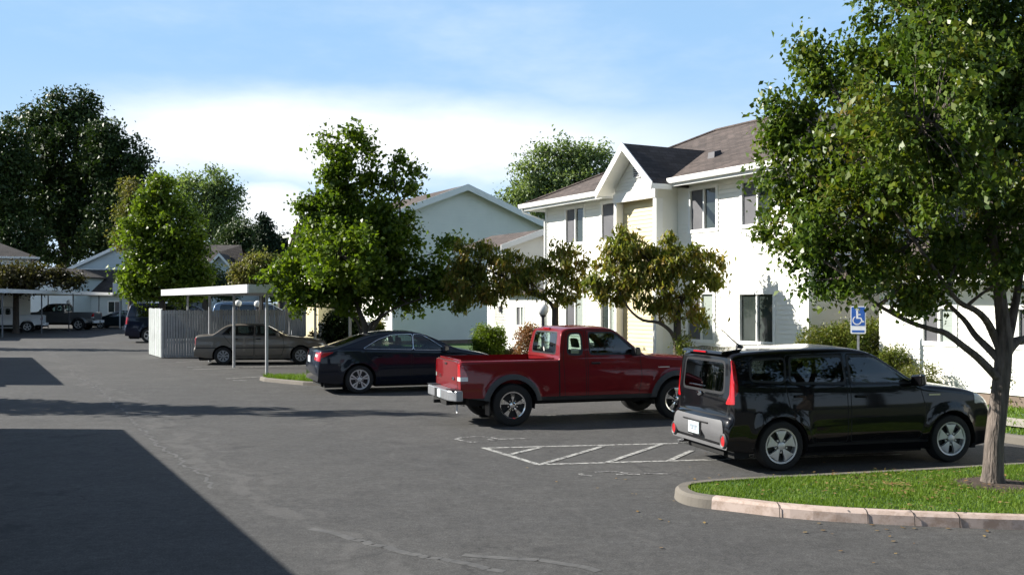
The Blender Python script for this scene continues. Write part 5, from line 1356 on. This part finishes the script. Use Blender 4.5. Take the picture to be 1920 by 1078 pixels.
LP1 = [([(1868,706,-.03),(1835,672,-.1),(1810,652,-.15),(1774,625,-.2),(1750,618,-.2),(1709,605,-.2),(1667,584,-.2),(1630,560,-.2),(1590,520,-.2)], .050, .014),
    ([(1872,672),(1850,650,.1),(1828,628,.2),(1810,602,.3),(1786,578,.3),(1740,530,.3),(1690,470,.3)], .050, .014),
    ([(1876,655),(1862,625),(1848,599,-.2),(1828,581,-.3),(1798,566,-.4),(1762,519,-.5),(1700,430,-.6),(1640,330,-.5)], .055, .012),
    ([(1884,640),(1876,566),(1866,480),(1850,380),(1840,250),(1850,100)], .09, .016),
    ([(1886,660),(1905,640,.1),(1925,634,.2),(1960,600,.3),(1990,500,.3)], .07, .02),
    ([(1888,640),(1900,590,.1),(1915,500,.2),(1930,380,.2),(1950,200,.1)], .065, .015)]
r_ = make_tree('pear_tree', 'large pear tree with dense dark glossy leaves and leaning trunk on the near grass island', 'tree', tuple(TB), Wp(1884,632,Zt), lob, G_PEAR, M_BARKN, leaf=.068, per=150, clusters=700, rc=.225, tr=.105, droop=.9, limb_r=.022, skel=skel_px(Zt, LP1), mid=[Wp(1864,830,Zt), Wp(1874,745,Zt), Wp(1880,690,Zt)], flat=.85, shell=.5, aspect=.62)
limbs_px(r_, tuple(TB), Zt, LP1, M_BARKN)
# maple behind the sedan
lob = plobes(28, [(640,500,85,62),(560,515,55,40),(600,440,50,48),(690,450,70,62),(640,385,42,42),(578,365,22,38),(635,300,38,42),(615,268,28,22),(662,262,30,22),(695,290,14,26),(690,335,18,26),(738,330,32,42),(775,355,20,45),(735,400,30,36),(745,460,42,40),(790,520,55,42),(845,470,28,32),(830,540,50,35),(750,555,60,32),(660,555,75,32),(548,560,32,30),(700,515,60,45),(580,555,40,28),(660,440,80,70,1.5),(640,480,80,70,-1.5),(650,340,40,34),(625,395,48,34,.3),(700,400,36,36),(690,365,28,26),(770,420,22,30)])
base = (X_(688,28), 28, .11)
LP2 = [([(686,650),(684,610),(672,580),(650,500),(640,400),(630,300)], .11, .02), ([(688,650),(695,610),(715,590),(745,500),(750,380)], .09, .02), ([(690,640),(710,600,-.2),(740,578,-.3),(790,560,-.3)], .055, .015), ([(682,640),(668,600,.2),(640,580,.3),(600,575,.3),(560,575,.3)], .05, .015)]
r_ = make_tree('maple_tree', 'tall bright green maple with several stems behind the black sedan', 'tree', base, Wp(686,640,28), lob, G_MAPLE, M_BARKD, leaf=.115, per=75, clusters=620, rc=.30, tr=.16, droop=.6, limb_r=.028, skel=skel_px(28, LP2), shell=.35, aspect=.8)
limbs_px(r_, base, 28, LP2, M_BARKD)
# two umbrella-shaped ornamental trees
for (Z, base_px, tp, lb, br, label) in (
    (27.3, 1041, (1041,572), [(880,535,45,33),(898,488,45,24),(940,515,45,38),(862,560,24,22),(1000,535,55,28),(1050,495,32,28),(1062,545,32,32),(1086,520,24,32),(1000,503,28,20),(920,555,45,20),(845,505,22,22),(960,488,20,14),(870,470,20,12),(905,462,14,9),(1046,468,14,12),(1075,480,12,10)],
     [([(1042,590),(1035,572,.1),(1020,560,.2),(985,545,.2),(945,520,.2),(900,500,.2)], .075, .02), ([(1042,585),(1046,560),(1055,520)], .07, .02)], 'spreading olive and bronze ornamental tree left of the front gable'),
    (24.5, 1270, (1270,590), [(1148,515,42,36),(1188,470,42,30),(1160,552,38,18),(1230,500,52,36),(1290,500,42,36),(1268,556,58,30),(1330,505,30,34),(1240,468,28,20),(1302,592,20,34),(1128,545,20,24),(1108,528,18,18),(1165,446,16,14),(1148,462,12,14),(1252,452,16,14),(1305,470,14,14),(1350,490,12,12),(1215,540,62,34),(1345,530,16,24),(1245,590,20,14)],
     [([(1268,645),(1258,622,-.1),(1235,605,-.2),(1205,600,-.3),(1180,580,-.3),(1160,545,-.2)], .06, .02), ([(1270,600),(1280,560),(1300,520)], .08, .02), ([(1270,600),(1255,560),(1230,510),(1200,470)], .06, .02)], 'spreading bronze green ornamental tree right of the front gable')):
    base = (X_(base_px, Z), Z, .11)
    r_ = make_tree('ornamental_tree', label, 'tree', base, Wp(tp[0], tp[1], Z), plobes(Z, lb), G_CHERRY, M_BARKD, leaf=.15, per=44, clusters=200, rc=.22, tr=.10, droop=1.5, limb_r=.02, skel=skel_px(Z, br), aspect=.36, shell=.45, group='ornamental trees before the building')
    limbs_px(r_, base, Z, br, M_BARKD)
# left trees
def T(name, label, Z, base_px, fork, lb, lm, leaf, per, clusters, rc, tr, group=None, **k):
    return make_tree(name, label, 'tree', (X_(base_px, Z), Z, 0), Wp(fork[0], fork[1], Z), plobes(Z, lb), lm, M_BARKD, leaf=leaf, per=per, clusters=clusters, rc=rc, tr=tr, group=group, **k)
T('shade_tree', 'bright green oval tree left of the carport beyond the enclosure', 46, 306, (304,565), [(300,378,42,34),(335,430,48,52),(268,440,40,45),(300,505,62,48),(250,520,30,34),(358,500,34,52),(300,350,24,18),(345,545,34,24),(265,550,34,20),(380,520,18,26)], G_LIME, .16, 60, 420, .45, .16, limb_r=.05, aspect=.75)
grp = 'tall trees beyond the far buildings'
T('cottonwood_tree', 'tallest dark cottonwood at the upper left with a broad domed top', 112, 120, (120,480), [(115,205,55,35),(85,240,55,45),(150,230,38,45),(120,290,75,60),(60,330,55,50),(110,380,85,60),(170,350,50,60),(120,450,95,50),(160,190,20,18)], G_DARK, .42, 55, 620, 1.15, .7, grp, limb_r=.18, twig=False, shell=.35)
T('cottonwood_tree', 'dark cottonwood cut by the left edge of the view', 104, 10, (10,480), [(10,260,35,40),(-20,300,50,60),(30,320,38,40),(0,380,50,50),(30,430,55,45),(0,480,70,40)], G_DARK, .40, 50, 380, 1.1, .6, grp, limb_r=.15, twig=False)
T('cottonwood_tree', 'dark cottonwood with two stacked tufts on its right side, right of the tallest tree', 108, 215, (212,470), [(205,262,38,33),(215,320,45,45),(257,295,20,30),(262,345,20,32),(225,380,45,50),(205,440,55,45),(180,300,30,40),(255,400,20,30)], G_DARK, .40, 50, 420, 1.05, .55, grp, limb_r=.15, twig=False)
T('broadleaf_tree', 'dark bushy tree in front of the half hidden shaded building', 72, 385, (385,560), [(375,520,26,22),(400,530,24,22),(350,545,24,20),(420,545,20,18),(440,520,12,14)], G_DARK, .22, 50, 180, .6, .25, None, limb_r=.06, twig=False)
T('poplar_tree', 'thin grey green tree with see-through crown right of the bright green oval tree', 100, 412, (410,480), [(405,350,32,30),(428,380,24,38),(395,400,35,45),(420,430,30,35),(345,345,22,18),(370,380,30,40)], G_POP, .30, 45, 260, 1.0, .4, grp, limb_r=.12, shell=.6)
T('conifer_tree', 'dark pointed conifer left of the maple', 92, 497, (497,440), [(497,412,7,10),(497,428,13,14),(497,448,20,18),(500,475,30,20),(497,500,34,24)], G_CON, .28, 60, 200, .55, .3, grp, limb_r=.06, twig=False)
T('broadleaf_tree', 'round dark tree between the thin grey tree and the conifer', 95, 455, (455,500), [(452,440,28,26),(440,470,32,30),(470,470,25,30),(455,500,45,26)], G_DARK, .30, 55, 220, .9, .4, grp, limb_r=.1, twig=False)
T('broadleaf_tree', 'low dark tree just right of the conifer', 96, 527, (527,490), [(527,462,20,22),(540,490,25,22),(515,490,22,24)], G_CON, .28, 50, 120, .8, .3, grp, limb_r=.08, twig=False)
T('birch_tree', 'yellowing see-through tree in the gap beside the big dark trees', 72, 245, (246,460), [(245,360,18,24),(238,400,22,28),(255,420,24,30),(240,450,26,24),(262,380,14,20)], G_YEL, .20, 35, 150, .6, .2, None, limb_r=.06, shell=.6)
T('ornamental_tree', 'low yellow green tree above the carport roof', 44, 490, (490,545), [(480,498,38,20),(525,512,28,18),(455,515,20,22),(505,530,40,15)], G_YEL, .14, 45, 170, .35, .1, None, limb_r=.04)
T('ornamental_tree', 'dark bronze spreading tree behind the long far carport', 69, 30, (30,548), [(15,520,35,20),(62,515,32,16),(110,520,26,13),(135,530,20,10),(35,530,40,14)], G_PUR, .22, 45, 180, .6, .2, None, limb_r=.08)
T('poplar_tree', 'grey green poplar rising behind the main building roof', 78, 1060, (1060,420), [(1050,295,42,32),(1000,320,34,38),(985,365,40,35),(1105,300,36,34),(1140,320,22,35),(1080,350,60,45),(955,385,24,24),(1030,390,60,35),(1130,370,35,35)], G_POP, .24, 55, 420, .80, .4, grp, limb_r=.13, shell=.5)
# trees out of frame whose shadows cross the lane, and unseen trees added behind the viewpoint for dark reflections
def plain(name, label, x, y, h, r, lm, leaf, per, clusters, rc, group=None, cone=False):
    if cone: lobs = [(Vector((x,y,h*(.2+.8*i/6))), (r*(1-.82*i/6),)*2+(h*.1,)) for i in range(7)]
    else: lobs = [(Vector((x+random.uniform(-.4,.4)*r, y+random.uniform(-.4,.4)*r, h*(.38+.45*random.random()))), (r*random.uniform(.5,.7), r*random.uniform(.5,.7), h*.17)) for i in range(7)]
    return make_tree(name, label, 'tree', (x,y,0), Vector((x,y,h*.28)), lobs, lm, M_BARKD, leaf=leaf, per=per, clusters=clusters, rc=rc, tr=.12+.02*h, group=group, twig=False, limb_r=.07)
plain('conifer_tree', 'narrow conifer outside the left edge, casting the long shadow across the lane', -15.6, 21.2, 8.2, 1.5, G_CON, .22, 45, 150, .4, 'trees left of the frame', True)
plain('conifer_tree', 'second narrow conifer outside the left edge farther down the lane', -28.7, 46, 8.5, 1.5, G_CON, .24, 45, 120, .45, 'trees left of the frame', True)
b0 = None
for i in range(9):
    x, y = -42+10.5*i+random.uniform(-2,2), -15+random.uniform(-3,3)
    if b0 is None: b0 = plain('broadleaf_tree', 'dark unseen broadleaf tree added behind the viewpoint for the cars to reflect', x, y, 14, 5.4, G_DARK, .42, 45, 300, 1.2, 'unseen trees added behind the viewpoint')
    else:
        r_ = b0.copy(); C.objects.link(r_); r_.location = (x, y, 0); s_ = random.uniform(.85, 1.2); r_.scale = (s_*1.15, s_, s_); r_.rotation_euler = (0,0,random.uniform(0,6))
        for ch in b0.children: c = ch.copy(); C.objects.link(c); c.parent = r_
# far wooded edge that reads as one mass
P = []
for i in range(900):
    a = rng.uniform(-1, 1); x = a*150; y = 150-abs(a)*10+rng.uniform(-6,6)
    hgt = 7+2.5*math.sin(x*.11)+1.5*math.sin(x*.31+1)
    P.append(rng.normal(size=(34,3))*np.array([1.6,1.6,1.1])+np.array([x, y, rng.uniform(.3, hgt)]))
P = np.concatenate(P); P = P[P[:,2] > .1]
o = leaves('distant_wood', P, .9, G_DARK, None, .7, .2); tag(o, 'dark far wood along the skyline beyond the buildings', 'woods', None, 'stuff')
# ------------------------------------------------------------------ shrubs
def bush(label, Z, lb, lm, leaf, per, clusters, rc, name='shrub', **k):
    px = sum(l[0] for l in lb)/len(lb); base = (X_(px, Z), Z, .11)
    return make_bush(name, label, 'shrub', base, plobes(Z, lb, 1.), lm, M_BARKD, leaf, per, clusters, rc, 'shrubs along the building fronts', **k)
bush('large clipped hedge with bronze top behind the wheelchair sign', 22.6, [(1540,640,40,28),(1590,634,48,32),(1625,640,32,38),(1580,680,70,60)], G_HEDGE, .055, 55, 420, .15)
bush('rounded shrub with reddish tips right of the clipped hedge', 21.5, [(1672,675,22,20),(1690,700,30,40)], G_HEDGE, .05, 45, 150, .13)
bush('low olive shrub above the SUV bonnet', 20.5, [(1728,705,30,26),(1715,730,40,36)], G_YEL, .045, 40, 150, .13)
bush('airy shrub by the dark lamp post', 21., [(1800,650,26,24),(1790,680,18,30),(1815,700,20,40)], G_HEDGE, .05, 22, 70, .16)
bush('leggy green shrub right of the near tree trunk', 19.5, [(1892,700,22,40),(1900,745,22,26)], G_HEDGE, .05, 26, 90, .15)
bush('thin low shrub behind the SUV headlight', 20.4, [(1850,735,24,26)], G_HEDGE, .045, 22, 50, .12)
bush('clipped green hedge left of the red pickup cab', 33.5, [(905,636,17,20),(928,632,18,16),(915,660,28,24)], G_LIME, .07, 55, 220, .16)
bush('pale pinkish shrub just left of the red pickup cab', 30.5, [(985,632,18,22),(998,622,16,14),(985,665,26,28)], G_REDB, .06, 40, 170, .15)
bush('small yellow green shrub low beside the pickup rear window', 31.5, [(957,672,12,16)], G_YEL, .06, 40, 50, .12)
bush('tall dark shrub left of the maple trunk', 37, [(640,610,32,26),(655,625,32,28),(625,635,20,18)], G_DARK, .10, 55, 200, .25)
bush('round clipped shrub right of the maple trunk', 41, [(703,612,16,10),(700,630,20,20)], G_HEDGE, .08, 50, 120, .18)
bush('small red shrub behind the black sedan tail', 41, [(590,634,11,10),(597,646,14,12)], G_REDB, .08, 45, 80, .16)
bush('dark round shrub beside the small red one', 40.5, [(614,636,13,13),(615,650,15,14)], G_DARK, .08, 50, 90, .16)
bush('loose weedy shrub at the foot of the right ornamental tree', 23.9, [(1282,650,12,26)], G_HEDGE, .06, 20, 40, .15)

# leaf litter and small droppings of the pear tree
n = 420; a = rng.uniform(0, 6.283, n); r0 = np.abs(rng.normal(size=n))*1.5
LP = np.column_stack([TB.x-1.2+r0*np.cos(a), TB.y-.2+r0*np.sin(a), np.full(n, .012)])
onl = np.array([inside(x, y, isl) for x, y in LP[:, :2]]); LP[onl, 2] = .150
d = rng.normal(size=(n,3)); d[:,2] *= .12; d = unit(d); s_ = np.cross(d, np.tile([0,0,1.], (n,1))); s_ = unit(s_)
Ls = rng.uniform(.03,.065,(n,1)); b_ = LP-d*Ls*.5
v = np.stack([b_, b_+d*Ls*.5+s_*Ls*.3, b_+d*Ls, b_+d*Ls*.5-s_*Ls*.3], 1).reshape(-1,3); v[:,2] = np.maximum(v[:,2], .006)
o = raw_mesh('fallen_leaves', v, np.arange(4*n).reshape(-1,4), leaf_mat('dry leaves', [(.10,.05,.02),(.20,.12,.04),(.28,.20,.08),(.12,.03,.02)], .7, .1, 3.))
tag(o, 'scattered dry brown leaves on the grass and asphalt round the near tree', 'leaf litter', None, 'stuff')
# ------------------------------------------------------------------ camera, light, world
SUN_A, SUN_E = math.radians(9), math.radians(30)
sdir = Vector((-math.cos(SUN_A)*math.cos(SUN_E), math.sin(SUN_A)*math.cos(SUN_E), math.sin(SUN_E)))
cam = bpy.data.cameras.new('camera'); cam.sensor_width = 36; cam.lens = 36*F/1920; cam.shift_y = (HY-539)/1920; cam.clip_end = 3000; cam.clip_start = .1
co = bpy.data.objects.new('camera', cam); C.objects.link(co); co.location = (0, 0, H); co.rotation_euler = (math.radians(90), 0, 0)
bpy.context.scene.camera = co
sl = bpy.data.lights.new('sun', 'SUN'); sl.energy = 5.0; sl.angle = math.radians(.5); sl.color = (1, .95, .86)
so = bpy.data.objects.new('sun', sl); C.objects.link(so); so.rotation_euler = sdir.to_track_quat('Z', 'Y').to_euler()
w = bpy.data.worlds.new('World'); bpy.context.scene.world = w; w.use_nodes = True
nt = w.node_tree; nt.nodes.clear()
out = nt.nodes.new('ShaderNodeOutputWorld')
sky = nt.nodes.new('ShaderNodeTexSky'); sky.sky_type = 'NISHITA'; sky.sun_disc = False
sky.sun_elevation = SUN_E; sky.sun_rotation = math.atan2(sdir.x, sdir.y); sky.altitude = 50; sky.air_density = 1.0; sky.dust_density = .6; sky.ozone_density = 1.6
tc = nt.nodes.new('ShaderNodeTexCoord')
sep = nt.nodes.new('ShaderNodeSeparateXYZ'); nt.links.new(tc.outputs['Generated'], sep.inputs[0])
el = math_(nt, 'MULTIPLY', math_(nt, 'ARCSINE', sep.outputs[2]), 57.2958)
az = math_(nt, 'MULTIPLY', math_(nt, 'ARCTAN2', sep.outputs[0], sep.outputs[1]), 57.2958)
cb = nt.nodes.new('ShaderNodeCombineXYZ'); nt.links.new(math_(nt, 'MULTIPLY', az, .35), cb.inputs[0]); nt.links.new(el, cb.inputs[1])
n1 = tex(nt, 'ShaderNodeTexNoise', cb.outputs[0], .33, Detail=7., Roughness=.55)
n2 = tex(nt, 'ShaderNodeTexNoise', cb.outputs[0], .12, Detail=6., Roughness=.6)
def sstep(v, a, b):
    n = nt.nodes.new('ShaderNodeMapRange'); n.interpolation_type = 'SMOOTHSTEP'
    n.inputs[1].default_value = a; n.inputs[2].default_value = b; nt.links.new(v, n.inputs[0]); return n.outputs[0]
nz = math_(nt, 'MULTIPLY', math_(nt, 'SUBTRACT', n1.outputs[0], .5), 5.)
# long bank of cloud, thinning to the right
top_el = math_(nt, 'SUBTRACT', math_(nt, 'SUBTRACT', 11.9, math_(nt, 'MULTIPLY', math_(nt, 'ABSOLUTE', math_(nt, 'ADD', az, 10.)), .045)), el)
e1 = math_(nt, 'ADD', top_el, math_(nt, 'MULTIPLY', nz, .5))
bank = math_(nt, 'MULTIPLY', sstep(e1, -1.0, 2.6), sstep(math_(nt, 'ADD', el, nz), 5.2, 9.2))
bank = math_(nt, 'MULTIPLY', bank, sstep(math_(nt, 'ADD', az, nz), -27., -18.5))
bank = math_(nt, 'MULTIPLY', bank, math_(nt, 'SUBTRACT', 1., math_(nt, 'MULTIPLY', sstep(math_(nt, 'ADD', az, nz), -3., 16.), .75)))
# low puff
dx = math_(nt, 'DIVIDE', math_(nt, 'ADD', az, 13.2), 3.2); dy = math_(nt, 'DIVIDE', math_(nt, 'SUBTRACT', el, 4.2), 2.5)
rr_ = math_(nt, 'ADD', math_(nt, 'ADD', math_(nt, 'MULTIPLY', dx, dx), math_(nt, 'MULTIPLY', dy, dy)), math_(nt, 'MULTIPLY', nz, .35))
puff = sstep(rr_, 1.3, .35)
veil = math_(nt, 'MULTIPLY', sstep(n2.outputs[0], .40, .75), .3)
haze = sstep(el, 9., -1.)
cloud = math_(nt, 'MAXIMUM', math_(nt, 'MAXIMUM', bank, math_(nt, 'MULTIPLY', puff, .9)), veil)
cloud = math_(nt, 'MAXIMUM', cloud, math_(nt, 'MULTIPLY', haze, .25))
mul = nt.nodes.new('ShaderNodeMix'); mul.data_type = 'RGBA'
air = mixc(nt, math_(nt, 'MULTIPLY', sstep(el, 38., 14.), .88), sky.outputs[0], (4.0, 6.75, 10.3))
air = mixc(nt, math_(nt, 'MULTIPLY', sstep(el, 15., 3.), .6), air, (7.3, 9.3, 11.3))
nt.links.new(cloud, mul.inputs[0]); nt.links.new(air, mul.inputs[6]); mul.inputs[7].default_value = (11.8, 12.1, 12.4, 1)
bg = nt.nodes.new('ShaderNodeBackground'); bg.inputs[1].default_value = .05
nt.links.new(mul.outputs[2], bg.inputs[0]); nt.links.new(bg.outputs[0], out.inputs[0])
sc_ = bpy.context.scene
sc_.view_settings.view_transform = 'Standard'; sc_.view_settings.look = 'None'; sc_.view_settings.exposure = 1.05; sc_.view_settings.gamma = 1
sc_.cycles.max_bounces = 6; sc_.cycles.transparent_max_bounces = 12; sc_.cycles.caustics_reflective = False; sc_.cycles.caustics_refractive = False
sc_.cycles.use_adaptive_sampling = True; sc_.cycles.adaptive_threshold = .02
